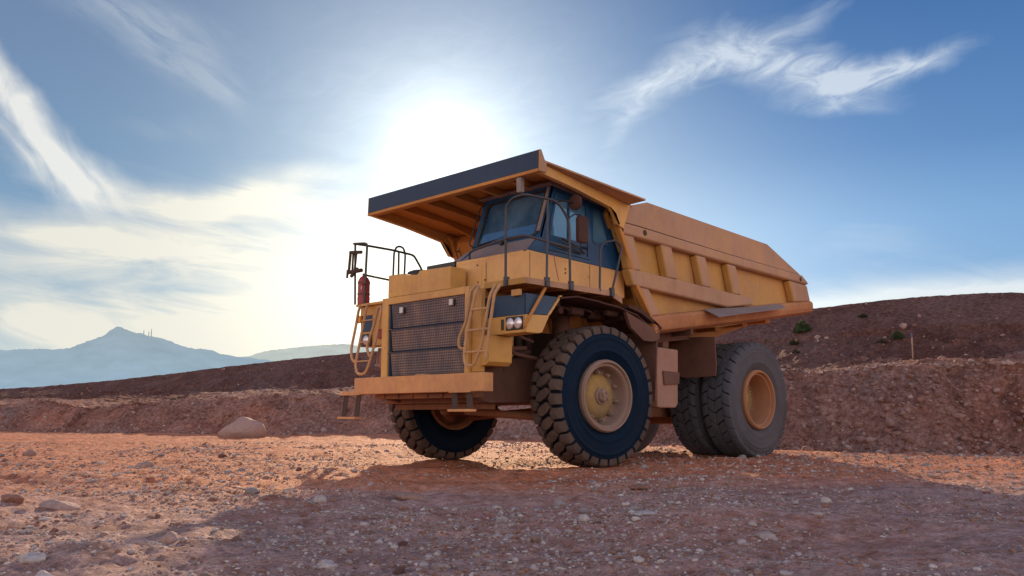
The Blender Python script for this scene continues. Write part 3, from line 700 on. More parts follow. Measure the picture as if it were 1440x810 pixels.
# --- dump bed
bed = empty('dump_bed', (0, 0, 0), T)
def bpart(name, bm, mat, **k): return finish(name, bm, mat, bed, **k)
def mir(fn):
    for s in (1, -1): fn(s)
side = [(-1.30, 2.06), (-2.57, 2.24), (-3.63, 2.37), (-6.62, 2.84), (-6.67, 2.95), (-6.58, 3.44), (-6.32, 3.60), (-5.0, 4.05), (-1.15, 4.20), (-.75, 4.08), (-.36, 3.85), (-.46, 3.60)]
def sides(s):
    bm = B(); a, b = sorted((s * 1.74, s * 1.80)); prism(bm, side, 'Y', a, b); bpart('side_panel', bm, 'yellow_gold', bevel=.006)
    bm = B(); a, b = sorted((s * 1.801, s * 1.925)); prism(bm, [(-.33, 3.79), (-.36, 4.0), (-.75, 4.10), (-1.15, 4.215), (-5.0, 4.055), (-6.28, 3.605), (-3.4, 3.685), (-.9, 3.785)], 'Y', a, b); bpart('upper_sheet', bm, 'yellow_dusty', bevel=.004)
    # rails, ribs
    def rail(name, pts, y1, y0=1.801, bev=.02, mat='yellow_dusty'):
        bm = B(); a, b = sorted((s * y0, s * y1)); prism(bm, pts, 'Y', a, b); return bpart(name, bm, mat, bevel=bev)
    rail('top_rail', [(-.34, 3.775), (-.90, 3.765), (-3.4, 3.67), (-6.30, 3.595), (-6.57, 3.45), (-6.5, 3.42), (-3.4, 3.50), (-.42, 3.59)], 1.965, bev=.03)
    rail('mid_rail', [(-.58, 3.045), (-2.0, 3.01), (-3.50, 2.96), (-4.36, 2.93), (-4.32, 2.81), (-3.45, 2.69), (-2.2, 2.735), (-.70, 2.79)], 1.97, bev=.025)
    for (a, b, c, d) in (((-.46, 3.585), (-.75, 3.58), (-.93, 3.04), (-.61, 3.045)), ((-1.48, 3.56), (-1.78, 3.55), (-1.94, 3.02), (-1.63, 3.02)), ((-2.51, 3.52), (-2.80, 3.51), (-2.95, 2.98), (-2.66, 2.99)), ((-3.50, 3.49), (-3.79, 3.48), (-3.95, 2.95), (-3.66, 2.955)), ((-5.76, 3.43), (-6.50, 3.41), (-6.62, 3.09), (-5.93, 3.01)), ((-.82, 2.785), (-1.13, 2.775), (-1.42, 2.38), (-1.14, 2.33))):
        rail('rib', [a, b, c, d], 1.955, bev=.03)
    # lower rounded rail, cross-section swept along the bed bottom
    top = [(-1.14, 2.345), (-2.0, 2.475), (-3.07, 2.625), (-4.32, 2.80), (-6.64, 3.11)]; bot = [(-1.30, 2.055), (-2.0, 2.15), (-3.07, 2.30), (-4.32, 2.475), (-6.67, 2.84)]
    bm = B(); rows = []
    for (x0, z0), (x1, z1) in zip(top, bot):
        row = []
        for f, y in ((0, 1.70), (0, 1.885), (.06, 1.95), (.2, 1.985), (.55, 1.985), (.8, 1.95), (.93, 1.88), (1.0, 1.76), (1.0, 1.60)):
            row.append(bm.verts.new((x0 + (x1 - x0) * f, s * y, z0 + (z1 - z0) * f)))
        rows.append(row)
    for a, b in zip(rows, rows[1:]):
        for k in range(8): bm.faces.new((a[k], a[k + 1], b[k + 1], b[k]))
        bm.faces.new((a[8], a[0], b[0], b[8]))
    bm.faces.new(rows[0]); bm.faces.new(rows[-1][::-1])
    bpart('bottom_rail', bm, 'rail_rusty', bevel=0, angle=25)
    # front corner post and canopy side web
    bm = B(); a, b = sorted((s * 1.86, s * 1.965))
    prism(bm, [(-1.28, 2.06), (-1.12, 2.355), (-.765, 2.79), (-.645, 3.065), (-.385, 3.61), (-.285, 3.79), (-.235, 3.955), (-.14, 4.03), (-.30, 4.03), (-.42, 3.85), (-.50, 3.55), (-.80, 2.9), (-1.34, 2.10)], 'Y', a, b)
    bpart('front_corner_post', bm, 'amber_paint', bevel=.01)
    bm = B(); a, b = sorted((s * 1.97, s * 2.0))
    prism(bm, [(1.50, 4.19), (.76, 4.10), (.10, 3.985), (-.05, 3.955), (-.16, 3.86), (-.26, 3.70), (-.42, 3.66), (-.60, 4.045), (1.50, 4.33)], 'Y', a, b)
    bpart('canopy_web', bm, 'yellow', bevel=0)
    bm = B(); a, b = sorted((s * 1.94, s * 2.025)); prism(bm, [(1.50, 4.17), (1.50, 4.20), (.76, 4.11), (.09, 3.995), (-.06, 3.965), (-.17, 3.87), (-.27, 3.70), (-.30, 3.70), (-.205, 3.86), (-.08, 3.935), (.09, 3.965), (.76, 4.08)], 'Y', a, b); bpart('web_flange', bm, 'yellow', bevel=.004)
    bm = B()
    slab(bm, [(1.50, s * 2.0, 4.335), (1.46, s * 2.045, 4.335), (-.53, s * 2.355, 4.06), (-.56, s * 2.0, 4.055)], (0, 0, .028)); bpart('canopy_wing', bm, 'yellow_dusty', bevel=.003)
mir(sides)
bm = B(); slab(bm, [(1.52, -1.995, 4.34), (1.52, 1.995, 4.34), (-.66, 1.995, 4.044), (-.66, -1.995, 4.044)], (0, 0, .02)); bpart('canopy_roof', bm, 'amber_paint', bevel=0)
for y in (-1.35, -.70, -.05, .60, 1.25):
    bm = B(); prism(bm, [(1.50, 4.20), (.4, 4.10), (-.2, 3.96), (-.5, 3.80), (-.5, 4.06), (1.50, 4.332)], 'Y', y, y + .07); bpart('canopy_beam', bm, 'amber_paint', bevel=.006)
bm = B(); prism(bm, [(1.43, 4.175), (1.56, 4.175), (1.56, 4.222), (1.50, 4.235), (1.43, 4.215)], 'Y', -2.03, 2.03); bpart('canopy_lip', bm, 'amber_paint', bevel=.004)
bm = B(); prism(bm, [(1.535, 4.224), (1.555, 4.224), (1.545, 4.497), (1.525, 4.497)], 'Y', -2.038, 2.035)
bpart('spill_plate', bm, 'slate', bevel=.003)
bm = B()
for s in (-1, 1):
    a, b = sorted((s * 2.036, s * 2.055)); prism(bm, [(1.555, 4.18), (1.545, 4.50), (1.51, 4.50), (1.44, 4.365), (1.40, 4.34), (1.40, 4.18)], 'Y', a, b)
bpart('plate_end', bm, 'yellow_dusty', bevel=.003)
bm = B()       # front wall, floor, cross beam
slab(bm, [(-1.42, -1.775, 2.10), (-1.42, 1.775, 2.10), (-.58, 1.775, 4.05), (-.58, -1.775, 4.05)], (-.05, 0, .02))
wallb = bpart('front_wall', bm, 'amber_paint')
bm = B()
prism(bm, [(-.62, 3.62), (-.40, 3.70), (-.28, 3.90), (-.36, 4.06), (-.56, 4.08)], 'Y', -1.79, 1.79); bpart('cross_beam', bm, 'amber_paint', bevel=.02)
bm = B()
for z, x in ((2.5, -1.25), (3.05, -1.0)): box(bm, x - .02, x + .14, -1.79, 1.79, z, z + .16)
for y in (-1.2, -.4, .4, 1.2): slab(bm, [(-1.36, y, 2.12), (-1.28, y, 2.12), (-.50, y, 3.9), (-.56, y, 3.9)], (0, .08, 0))
bpart('wall_stiffener', bm, 'amber_paint', bevel=.006)
bm = B(); slab(bm, [(-1.42, -1.775, 2.12), (-1.42, 1.775, 2.12), (-6.60, 1.775, 2.93), (-6.60, -1.775, 2.93)], (0, 0, .05)); bpart('floor', bm, 'amber_paint', bevel=0)
bm = B()
for y in (-.78, .62): prism(bm, [(-1.5, 2.09), (-6.3, 2.86), (-6.3, 2.68), (-5.2, 2.40), (-4.4, 2.16), (-1.6, 1.80)], 'Y', y, y + .16)
for x in (-2.3, -3.3, -4.3, -5.3, -6.2):
    z = 2.10 + (-1.42 - x) * .1564
    box(bm, x - .09, x + .09, -1.2, 1.2, z - .18, z - .02)
bpart('floor_beam', bm, 'amber_paint', bevel=.006)
bm = B(); slab(bm, [(-2.67, 1.96, 2.575), (-2.60, 2.30, 2.41), (-3.4, 2.31, 2.535), (-4.1, 2.30, 2.64), (-4.94, 2.30, 2.77), (-5.33, 1.96, 2.91), (-4.0, 1.96, 2.72)], (0, 0, .014)); bpart('rock_ledge', bm, 'grey_plate', bevel=.002)
bm = B()
for x, z, r in ((-1.02, 3.68, .05), (-6.21, 3.50, .045)): lathe(bm, [(1.966, r), (1.969, r), (1.969, 0)], 20, o=(x, 0, z))
bpart('lifting_eye', bm, 'dark', bevel=0)
bm = B(); prism(bm, [(1.58, 3.97), (1.575, 4.17), (1.67, 4.17), (1.67, 3.95), (1.60, 3.94)], 'X', 1.46, 1.54); part('work_lamp', bm, 'grey_plate', bevel=.01)

# ------------------------------------------------------------------ numpy noise
def vnoise(x, y, seed=0):
    xi = np.floor(x).astype(np.int64); yi = np.floor(y).astype(np.int64); xf = x - xi; yf = y - yi
    def h(a, b):
        n = (a * 374761393 + b * 668265263 + seed * 1442695041) & 0xFFFFFFFF
        n = ((n ^ (n >> 13)) * 1274126177) & 0xFFFFFFFF; n = n ^ (n >> 16)
        return (n & 0xFFFF) / 65535.0
    u = xf * xf * xf * (xf * (xf * 6 - 15) + 10); v = yf * yf * yf * (yf * (yf * 6 - 15) + 10)
    a, b, c, d = h(xi, yi), h(xi + 1, yi), h(xi, yi + 1), h(xi + 1, yi + 1)
    return (a * (1 - u) + b * u) * (1 - v) + (c * (1 - u) + d * u) * v - .5
def fbm(x, y, oct=5, seed=0, gain=.5):
    s = 0; a = 1; f = 1
    for i in range(oct): s = s + a * vnoise(x * f + 17.3 * i, y * f - 9.1 * i, seed + i); a *= gain; f *= 2.03
    return s
def ground_z(x, y):
    near = np.clip(1 - np.hypot(x + 1.5, y) / 30, 0, 1)
    z = .11 * fbm(x * .30, y * .30, 4, 3) + .06 * fbm(x * 2.1, y * 2.1, 4, 9) + .018 * fbm(x * 9, y * 9, 3, 15) + .005 * fbm(x * 26, y * 26, 2, 25)
    z = z - .015
    z += .07 * np.clip((-x - 1.2) / 3.0, 0, 1) * np.exp(-((y - 1.0) / 3.0) ** 2) * np.clip((x + 9) / 4, 0, 1)
    # shallow tyre tracks
    t = (x + y * .55)
    z -= .02 * np.exp(-((np.mod(t + 2.0 * vnoise(x * .1, y * .1, 5), 4.1) - 2.0) / .35) ** 2)
    d = np.hypot(x, (np.abs(y) - 1.72) * 1.2); z = z * np.clip(d / 1.6, .2, 1)
    return z
def mesh_grid(name, X, Y, Z, mat, wrap=False):
    n, m = X.shape; v = np.stack([X, Y, Z], -1).reshape(-1, 3)
    i, j = np.meshgrid(np.arange(n - 1), np.arange(m if wrap else m - 1), indexing='ij'); jn = (j + 1) % m
    q = np.stack([i * m + j, (i + 1) * m + j, (i + 1) * m + jn, i * m + jn], -1).reshape(-1, 4)
    me = bpy.data.meshes.new(name); me.vertices.add(len(v)); me.vertices.foreach_set('co', v.ravel())
    me.loops.add(q.size); me.loops.foreach_set('vertex_index', q.ravel().astype(np.int32))
    me.polygons.add(len(q)); me.polygons.foreach_set('loop_start', np.arange(0, q.size, 4, dtype=np.int32)); me.polygons.foreach_set('loop_total', np.full(len(q), 4, np.int32))
    me.update(); me.validate(); me.shade_smooth(); me.materials.append(mat)
    o = bpy.data.objects.new(name, me); C.objects.link(o); return o

# ------------------------------------------------------------------ soil materials
def mapr(nt, co, rot, scale):
    a = N(nt, 'ShaderNodeMapping'); a.inputs['Rotation'].default_value = (0, 0, R(rot)); nt.links.new(co, a.inputs[0]); b_ = N(nt, 'ShaderNodeMapping'); b_.inputs['Scale'].default_value = scale; nt.links.new(a.outputs[0], b_.inputs[0]); return b_.outputs[0]
def soil(name, red, pale, grey, bank=False):
    m, nt, b = nmat(name); co = objco(nt)
    n0 = noise(nt, co, .22, 5, .55); n1 = noise(nt, co, 1.1, 8, .6, .3); n2 = noise(nt, co, 7, 8, .65); n3 = noise(nt, co, 38, 5, .7)
    c = mix(nt, ramp(nt, n1, [(.35, 0.0), (.68, 1.0)]), red, pale)
    g = mth(nt, 'ADD', mth(nt, 'MULTIPLY', n0, .55), mth(nt, 'MULTIPLY', n2, .45))
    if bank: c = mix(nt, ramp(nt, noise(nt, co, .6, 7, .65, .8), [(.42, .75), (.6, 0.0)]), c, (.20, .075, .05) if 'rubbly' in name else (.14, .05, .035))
    if not bank:       # greyer gravel ahead of the truck, widened to paint its shadow greyer
        sx = N(nt, 'ShaderNodeSeparateXYZ'); nt.links.new(co, sx.inputs[0])
        t = mth(nt, 'ADD', mth(nt, 'MULTIPLY', sx.outputs[0], .040), mth(nt, 'MULTIPLY', sx.outputs[1], .075))
        g = mth(nt, 'ADD', g, mth(nt, 'MAXIMUM', mth(nt, 'MINIMUM', mth(nt, 'MULTIPLY', mth(nt, 'SUBTRACT', t, .36), .8), .17), -.12))
    gm = ramp(nt, g, [(.44, 0.0), (.66, 1.0)])
    c = mix(nt, mth(nt, 'MULTIPLY', gm, .8), c, grey)
    if not bank:       # graded, driven-over bands and damp patches
        bandn = noise(nt, mapr(nt, co, 40, (.22, 1.5, 1)), 1.0, 7, .62, .6); c = mix(nt, .9, c, ramp(nt, bandn, [(.34, (.66, .60, .60)), (.48, (.96, .95, .95)), (.66, (1.12, 1.10, 1.08))]), 'MULTIPLY')
    v = N(nt, 'ShaderNodeTexVoronoi'); v.inputs['Scale'].default_value = 30; nt.links.new(co, v.inputs['Vector'])
    v2 = N(nt, 'ShaderNodeTexVoronoi'); v2.inputs['Scale'].default_value = 11; nt.links.new(co, v2.inputs['Vector'])
    peb = ramp(nt, v.outputs['Distance'], [(.16, 1.0), (.36, 0.0)])
    sep = N(nt, 'ShaderNodeSeparateColor'); nt.links.new(v.outputs['Color'], sep.inputs[0])
    on = ramp(nt, sep.outputs[0], [(.50, 0.0), (.56, 1.0)])
    pm = mth(nt, 'MULTIPLY', peb, on)
    pc = mix(nt, sep.outputs[1], tuple(x * .8 for x in red), tuple(min(1, x * 1.45) for x in grey))
    c = mix(nt, mth(nt, 'MULTIPLY', pm, .75), c, pc)
    c = mix(nt, .9, c, ramp(nt, n3, [(.3, .55), (.7, 1.25)]), 'MULTIPLY')
    c = mix(nt, .9, c, ramp(nt, n2, [(.32, .45), (.68, 1.3)]), 'MULTIPLY')
    nt.links.new(c, b.inputs['Base Color']); b.inputs['Roughness'].default_value = .9 if bank else .78; b.inputs['Specular IOR Level'].default_value = .3 if bank else .4
    h = mth(nt, 'ADD', mth(nt, 'MULTIPLY', n2, 1.6), mth(nt, 'ADD', mth(nt, 'MULTIPLY', n3, .55), mth(nt, 'MULTIPLY', pm, .5)))
    v2p = ramp(nt, v2.outputs['Distance'], [(.0, 1.0), (.35, 0.0)])
    h = mth(nt, 'ADD', h, mth(nt, 'MULTIPLY', v2p, .35))
    bump(nt, b, h, 1.0, .045 if not bank else .10)
    return m
M['soil'] = soil('reddish_gravel_soil', (.66, .215, .095), (.76, .32, .17), (.46, .345, .34))
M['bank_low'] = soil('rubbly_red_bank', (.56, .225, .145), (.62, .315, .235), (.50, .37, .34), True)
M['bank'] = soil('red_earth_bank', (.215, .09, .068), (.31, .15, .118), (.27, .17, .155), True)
def stone_mat(name, cols):
    m, nt, b = nmat(name); g = N(nt, 'ShaderNodeNewGeometry'); co = objco(nt)
    c = ramp(nt, g.outputs['Random Per Island'], cols)
    n = noise(nt, co, 22, 5, .6)
    c = mix(nt, .8, c, ramp(nt, n, [(.3, .6), (.7, 1.2)]), 'MULTIPLY')
    nt.links.new(c, b.inputs['Base Color']); b.inputs['Roughness'].default_value = .8
    bump(nt, b, n, .9, .02); return m
M['stone'] = stone_mat('mixed_stones', [(0, (.24, .115, .08)), (.3, (.31, .18, .135)), (.5, (.34, .29, .29)), (.85, (.44, .40, .40)), (1, (.58, .54, .53))])
M['bank_stone'] = stone_mat('bank_stones', [(0, (.20, .095, .07)), (.4, (.30, .16, .125)), (.75, (.34, .22, .19)), (1, (.48, .36, .33))])

# ------------------------------------------------------------------ ground: one sheet to the horizon, finer near the truck
CAMXY = np.array([10.455, 10.4657])
rad = np.concatenate([np.linspace(.0, 2.6, 8)[1:-1], np.geomspace(2.6, 60, 560), np.geomspace(62, 9000, 60)])
va = R(225.17)
ang = np.concatenate([va + np.linspace(-R(38), R(38), 950), va + np.linspace(R(38), 2 * math.pi - R(38), 120)[1:-1]])
RR, AA = np.meshgrid(rad, ang, indexing='ij'); GX = CAMXY[0] + RR * np.cos(AA); GY = CAMXY[1] + RR * np.sin(AA)
GZ = ground_z(GX, GY)
far = np.clip((RR - 45) / 60, 0, 1); GZ = GZ * (1 - far) - far * (.3 + RR * .004)
gr = mesh_grid('ground', GX, GY, GZ, M['soil'], True); tag(gr, kind='structure')

# ------------------------------------------------------------------ stones
def ico(sub=1):
    bm = B(); bmesh.ops.create_icosphere(bm, subdivisions=sub, radius=1)
    v = np.array([p.co for p in bm.verts]); f = np.array([[q.index for q in p.verts] for p in bm.faces]); bm.free(); return v, f
def variants(sub, k, amp, seed):
    v, f = ico(sub); r = np.random.default_rng(seed); out = []
    for i in range(k):
        d = v.copy()
        for _ in range(5):      # chop with planes for facets
            n = r.normal(size=3); n /= np.linalg.norm(n); t = r.uniform(.55, .9); s = d @ n; d -= np.where(s > t, (s - t), 0)[:, None] * n * .9
        d *= 1 + amp * r.normal(size=(len(v), 1)); out.append(d)
    return out, f
def scatter(name, pos, size, mat, sub=1, seed=1, flat=.6, sink=.25):
    vs, f = variants(sub, 8, .05, seed); r = np.random.default_rng(seed + 5); n = len(pos)
    k = r.integers(0, 8, n); base = np.stack(vs)[k]
    base = base * np.stack([size * r.uniform(.8, 1.4, n), size * r.uniform(.6, 1.0, n), size * flat * r.uniform(.6, 1.2, n)], 1)[:, None, :]
    a = r.uniform(0, 2 * math.pi, n); tl = r.normal(0, .25, n)
    x, y, z = base[..., 0], base[..., 1], base[..., 2]
    y, z = y * np.cos(tl)[:, None] - z * np.sin(tl)[:, None], y * np.sin(tl)[:, None] + z * np.cos(tl)[:, None]
    x, y = x * np.cos(a)[:, None] - y * np.sin(a)[:, None], x * np.sin(a)[:, None] + y * np.cos(a)[:, None]
    P = np.stack([x, y, z], -1) + pos[:, None, :]; P[..., 2] += (size * flat * (1 - 2 * sink) * .5)[:, None]
    nv = base.shape[1]; F = (f[None] + (np.arange(n) * nv)[:, None, None]).reshape(-1, 3)
    me = bpy.data.meshes.new(name); me.vertices.add(n * nv); me.vertices.foreach_set('co', P.reshape(-1).astype(np.float32))
    me.loops.add(F.size); me.loops.foreach_set('vertex_index', F.ravel().astype(np.int32)); me.polygons.add(len(F))
    me.polygons.foreach_set('loop_start', np.arange(0, F.size, 3, dtype=np.int32)); me.polygons.foreach_set('loop_total', np.full(len(F), 3, np.int32))
    me.update(); me.materials.append(mat); o = bpy.data.objects.new(name, me); C.objects.link(o); return o
def polar_points(n, r0, r1, seed, power=1.0, half=36):
    r = np.random.default_rng(seed); u = r.uniform(0, 1, n); rr = r0 + (r1 - r0) * u ** power
    aa = va + r.uniform(-R(half), R(half), n); x = CAMXY[0] + rr * np.cos(aa); y = CAMXY[1] + rr * np.sin(aa)
    dens = vnoise(x * .5, y * .5, 77) + .6 * vnoise(x * 2, y * 2, 78)
    keep = dens + r.uniform(-.35, .35, n) > -.05
    # keep the wheels' footprints clear
    for wx, wy in ((0, 1.72), (0, -1.72), (-4.23, 1.4), (-4.23, -1.4)): keep &= (np.hypot(x - wx, y - wy) > .5)
    x, y, rr = x[keep], y[keep], rr[keep]; return np.stack([x, y, ground_z(x, y)], 1), rr
P, rr = polar_points(85000, 3.0, 26, 21, 1.3); s = np.random.default_rng(3).lognormal(math.log(.0085), .5, len(P)).clip(.004, .035) * (1 + rr / 30)
P2, r2 = polar_points(34000, 2.9, 10, 22, 1.1, 33); s2 = np.random.default_rng(4).lognormal(math.log(.0058), .45, len(P2)).clip(.003, .02)
P = np.concatenate([P, P2]); s = np.concatenate([s, s2])
tag(scatter('gravel', P, s, M['stone'], 1, 31), 'loose grey and reddish gravel strewn over the ground', 'gravel', kind='stuff')

# ------------------------------------------------------------------ camera model used to lay out terrain from measured bearings
FPX = 1253.2569; CAM = np.array([10.455, 10.4657, .7229]); yw, pt, rl = R(225.1671), R(8.2625), R(.1729)
fw = np.array([math.cos(yw) * math.cos(pt), math.sin(yw) * math.cos(pt), math.sin(pt)]); rt = np.array([math.sin(yw), -math.cos(yw), 0]); upv = np.cross(rt, fw)
rt, upv = rt * math.cos(rl) + upv * math.sin(rl), upv * math.cos(rl) - rt * math.sin(rl)
def bearing(u, v, dist):
    """point at horizontal distance dist along the measured bearing (u, v)"""
    d = fw + rt * (u - 720) / FPX - upv * (v - 405) / FPX; return CAM + d * (dist / math.hypot(d[0], d[1]))

# ------------------------------------------------------------------ earth banks behind the truck
st = [(-700, 604, 60, 567, 4, 560, 24, 585, 30), (-300, 606, 54, 568, 4, 562, 22, 573, 28), (0, 607, 48, 571, 3.5, 563, 18, 547.5, 26), (45, 607, 46, 562, 4.5, 562, 18, 545, 26), (90, 608, 45, 567, 3.5, 562, 18, 541, 26), (150, 609, 43.5, 576, 3, 560, 17, 536, 25), (250, 610, 41, 568, 3, 556, 15, 525, 23),
      (300, 610, 40, 561, 3, 553, 14, 517.5, 22), (400, 611, 38, 558, 3, 549, 13, 507, 21), (490, 612, 36.5, 556, 3, 545, 12, 497.5, 20), (600, 614, 34, 552, 3, 540, 12, 486, 20), (740, 618, 30, 545, 3, 532, 11, 470, 19), (930, 625, 25, 536, 3, 524, 10, 446, 18),
      (1040, 630, 22.6, 530, 3, 520, 9.5, 441, 17), (1120, 633, 21.6, 527, 2.6, 515, 9, 437, 16), (1200, 635, 21.3, 522, 2.6, 512, 9, 426, 16), (1260, 636, 21.3, 515, 2.6, 510, 9, 420, 16), (1330, 637, 21.6, 511, 2.6, 508, 9, 415.5, 16), (1400, 637.5, 22, 514, 2.6, 508, 9, 411.5, 16), (1440, 638, 22, 515, 2.6, 508, 9, 411.5, 16), (1600, 640, 22, 512, 2.6, 506, 9, 408, 16), (2000, 645, 22, 510, 3, 500, 9, 402, 17)]
A = np.array(st, float); us = np.linspace(-700, 2000, 1500)
def ci(c): return np.interp(us, A[:, 0], A[:, c])
def sm(v, k=21):
    ker = np.hanning(k + 2)[1:-1]; ker /= ker.sum(); p = np.pad(v, k // 2, mode='edge'); return np.convolve(p, ker, 'valid')
base = [sm(ci(k), 31) for k in range(1, 9)]
rows = []
for i, u in enumerate(us):
    b0 = bearing(u, base[0][i], base[1][i]); e = bearing(u, base[2][i], base[1][i] + base[3][i]); ub = bearing(u, base[4][i], base[1][i] + base[5][i]); cr = bearing(u, base[6][i], base[1][i] + base[7][i])
    dr = (cr - b0); dr[2] = 0; dr /= np.linalg.norm(dr)
    jb = float(1.1 * fbm(np.array([u * .012]), np.array([3.3]), 4, 71)[0]); b0 = b0 + dr * jb
    b_ = b0 - dr * .8; b_[2] = -.25; b0[2] = -.03
    e2 = e + dr * .9; e2[2] += .02
    back = cr + dr * 3; back[2] = cr[2] - .05; bk2 = cr + dr * 40; bk2[2] = cr[2] - 4
    rows.append([b_, b0, e, e2, ub, cr, back, bk2])
K = np.array(rows)                                     # stations x 8 x 3
segs = [(6, 0), (95, .0), (14, 0), (70, 0), (95, 0), (16, 0), (10, 0)]
cols = []; tt = []
for k, (n, _) in enumerate(segs):
    for j in range(n):
        f = j / n; g = f
        if k == 1: g = f                                 # talus slope
        p = K[:, k] * (1 - g) + K[:, k + 1] * g
        if k == 1: p[:, 2] += .16 * np.sin(math.pi * f) * 0 - .18 * np.sin(2 * math.pi * f) * .5
        if k == 4: p[:, 2] -= .25 * np.sin(math.pi * f)
        cols.append(p); tt.append(k + f)
cols.append(K[:, -1]); tt.append(len(segs)); L = np.stack(cols, 0); tt = np.array(tt)[:, None]
X, Y, Z = L[..., 0], L[..., 1], L[..., 2]
hv = X * .7 - Y * .7; q = X * .7 + Y * .7              # along / across the bank
amp = np.clip(tt - .9, 0, 1) * np.where(tt > 4.6, .32, 1.0)
dz = .50 * fbm(hv * .45, q * .45 + Z * .5, 5, 41, .55) + .22 * fbm(hv * 2.3, q * 2.3 + Z * 2.3, 5, 47, .62)
gul = -np.abs(fbm(hv * 1.5 + .6 * fbm(hv * .4, q * .4, 3, 5), Z * .35, 3, 59)) * .5      # rain gullies running down slope
slope = ((tt > 1) & (tt < 2)) | ((tt > 4) & (tt < 5))
low = np.clip(1 - np.abs(tt - 2.2) / 1.2, 0, 1) * 1.0 * fbm(hv * .25, q * .22, 4, 95)
d = (dz + gul * slope) * amp + low
X2 = X + d * .35 * .7; Y2 = Y + d * .35 * .7; Z2 = Z + d * np.where(slope, .55, .40)
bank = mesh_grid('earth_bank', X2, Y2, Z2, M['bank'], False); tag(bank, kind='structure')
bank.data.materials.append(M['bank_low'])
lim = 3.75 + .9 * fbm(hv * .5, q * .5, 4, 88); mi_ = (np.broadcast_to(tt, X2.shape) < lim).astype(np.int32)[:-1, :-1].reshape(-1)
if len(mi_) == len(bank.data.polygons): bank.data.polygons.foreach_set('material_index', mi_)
# rubble on the banks
r = np.random.default_rng(91); n = 9000; m = np.exp(-((r.uniform(0, 1, n)) * 2.2)) ; ti = np.searchsorted(tt[:, 0], np.where(r.uniform(0, 1, n) < .72, .95 + 1.3 * r.uniform(0, 1, n) ** 1.5, 2 + 3.0 * r.uniform(0, 1, n))).clip(0, len(tt) - 1)
ui = r.integers(200, 1350, n); P = np.stack([X2[ti, ui], Y2[ti, ui], Z2[ti, ui]], 1); s = r.lognormal(math.log(.035), .6, n).clip(.015, .17)
tag(scatter('rubble', P, s, M['bank_stone'], 1, 61, .8, .3), 'small broken stones scattered over the earth banks', 'rubble', kind='stuff')

from mathutils.bvhtree import BVHTree
def bank_hit(u, v):
    d = Vector(fw + rt * (u - 720) / FPX - upv * (v - 405) / FPX).normalized()
    return bvh.ray_cast(Vector(CAM), d)
bvh = BVHTree.FromObject(bank, bpy.context.evaluated_depsgraph_get())
# ------------------------------------------------------------------ individual rocks
def rock(name, u, v, w, h, seed, label, mat='stone', group=None, elong=1.3, dist=None, cat='rock', z=None):
    vs, f = variants(3, 1, .0, seed); p = vs[0]; r = np.random.default_rng(seed)
    p = p * (1 + .26 * fbm(p[:, 0] * 1.6 + seed, p[:, 1] * 1.6 + p[:, 2], 4, seed))[:, None]
    p = p * np.array([w * .5, w * .5 / elong, h * .62])
    if dist is None:
        dd = fw + rt * (u - 720) / FPX - upv * (v - 405) / FPX; t = (0 - CAM[2]) / dd[2]; q = CAM + dd * t; q[2] = float(ground_z(q[0:1], q[1:2])[0])
    else: q = np.array(bank_hit(u, v)[0])
    me = bpy.data.meshes.new(name); me.from_pydata([tuple(x) for x in p], [], [tuple(x) for x in f]); me.shade_smooth(); me.set_sharp_from_angle(angle=R(38)); me.materials.append(M[mat])
    o = bpy.data.objects.new(name, me); C.objects.link(o); o.location = (q[0], q[1], q[2] + h * (.22 if dist is None else .05)); o.rotation_euler = (r.uniform(-.15, .15), r.uniform(-.1, .1), R(135) + r.uniform(-.25, .25))
    tag(o, label, cat, group); return o
rock('boulder', 340, 613.5, 1.7, .85, 6, 'large pale boulder leaning at the foot of the far left bank', 'bank_stone', cat='boulder', elong=1.4)
rock('rock', 577, 694, .40, .07, 8, 'long flat pale stone lying in the shadow below the front right tyre', elong=1.8)
rock('rock', 450, 701, .13, .08, 9, 'pale lump of stone at the edge of the truck shadow')
rock('rock', 41, 640, .26, .17, 10, 'upright reddish rock alone on the sunlit ground at far left', 'bank_stone')
rock('rock', 18, 707, .22, .08, 12, 'brown rock beside a darker flat one on the left ground', 'bank_stone')
rock('rock', 85, 708, .32, .10, 13, 'flat dark rock to the right of a brown one on the left ground', 'bank_stone')
rock('rock', 44, 789, .14, .06, 14, 'smooth pale oval stone in the lower left foreground')
rock('rock', 62, 808, .13, .07, 15, 'rounded pale stone at the bottom left edge of the picture')
rock('rock', 193, 763, .20, .06, 16, 'low brown slab of rock in the sunlit foreground', 'bank_stone')
rock('rock', 240, 772, .12, .07, 17, 'small dark stone at the shadow edge in the left foreground', 'bank_stone')
rock('rock', 460, 789, .10, .065, 18, 'pale rounded pebble in the shaded gravel of the lower centre')
rock('rock', 945, 684, .10, .08, 20, 'pointed pale stone standing on the shaded ground before the front tyre')
rock('rock', 900, 682, .24, .06, 21, 'flat pinkish stone left of a pointed pale one')
rock('rock', 1162, 705, .09, .06, 22, 'bright white stone on the shaded ground to the right')
rock('rock', 1078, 753, .14, .05, 23, 'pale angular rock in the shaded right foreground')
rock('rock', 905, 728, .20, .04, 24, 'flat pinkish slab in the shaded middle foreground')
rock('rock', 822, 735, .10, .07, 25, 'small white stone left of the flat pinkish slab')
rock('rock', 205, 658, .34, .14, 26, 'brown rock on the sunlit ground left of the truck', 'bank_stone')
rock('rock', 1136, 640, .30, .20, 27, 'dusty rock beside the rear tyre at the foot of the bank', 'bank_stone')
rock('rock', 1270, 459, .34, .26, 28, 'dark rounded rock half buried high in the right bank', 'bank_stone', dist=34.2)
rock('rock', 1150, 476, .30, .20, 29, 'pale rock beside the green shrub on the right bank', 'bank_stone', dist=31.5)
rock('rock', 1348, 586, .30, .14, 30, 'pale flat rock in the middle of the lower right bank', 'bank_stone', dist=23.6)
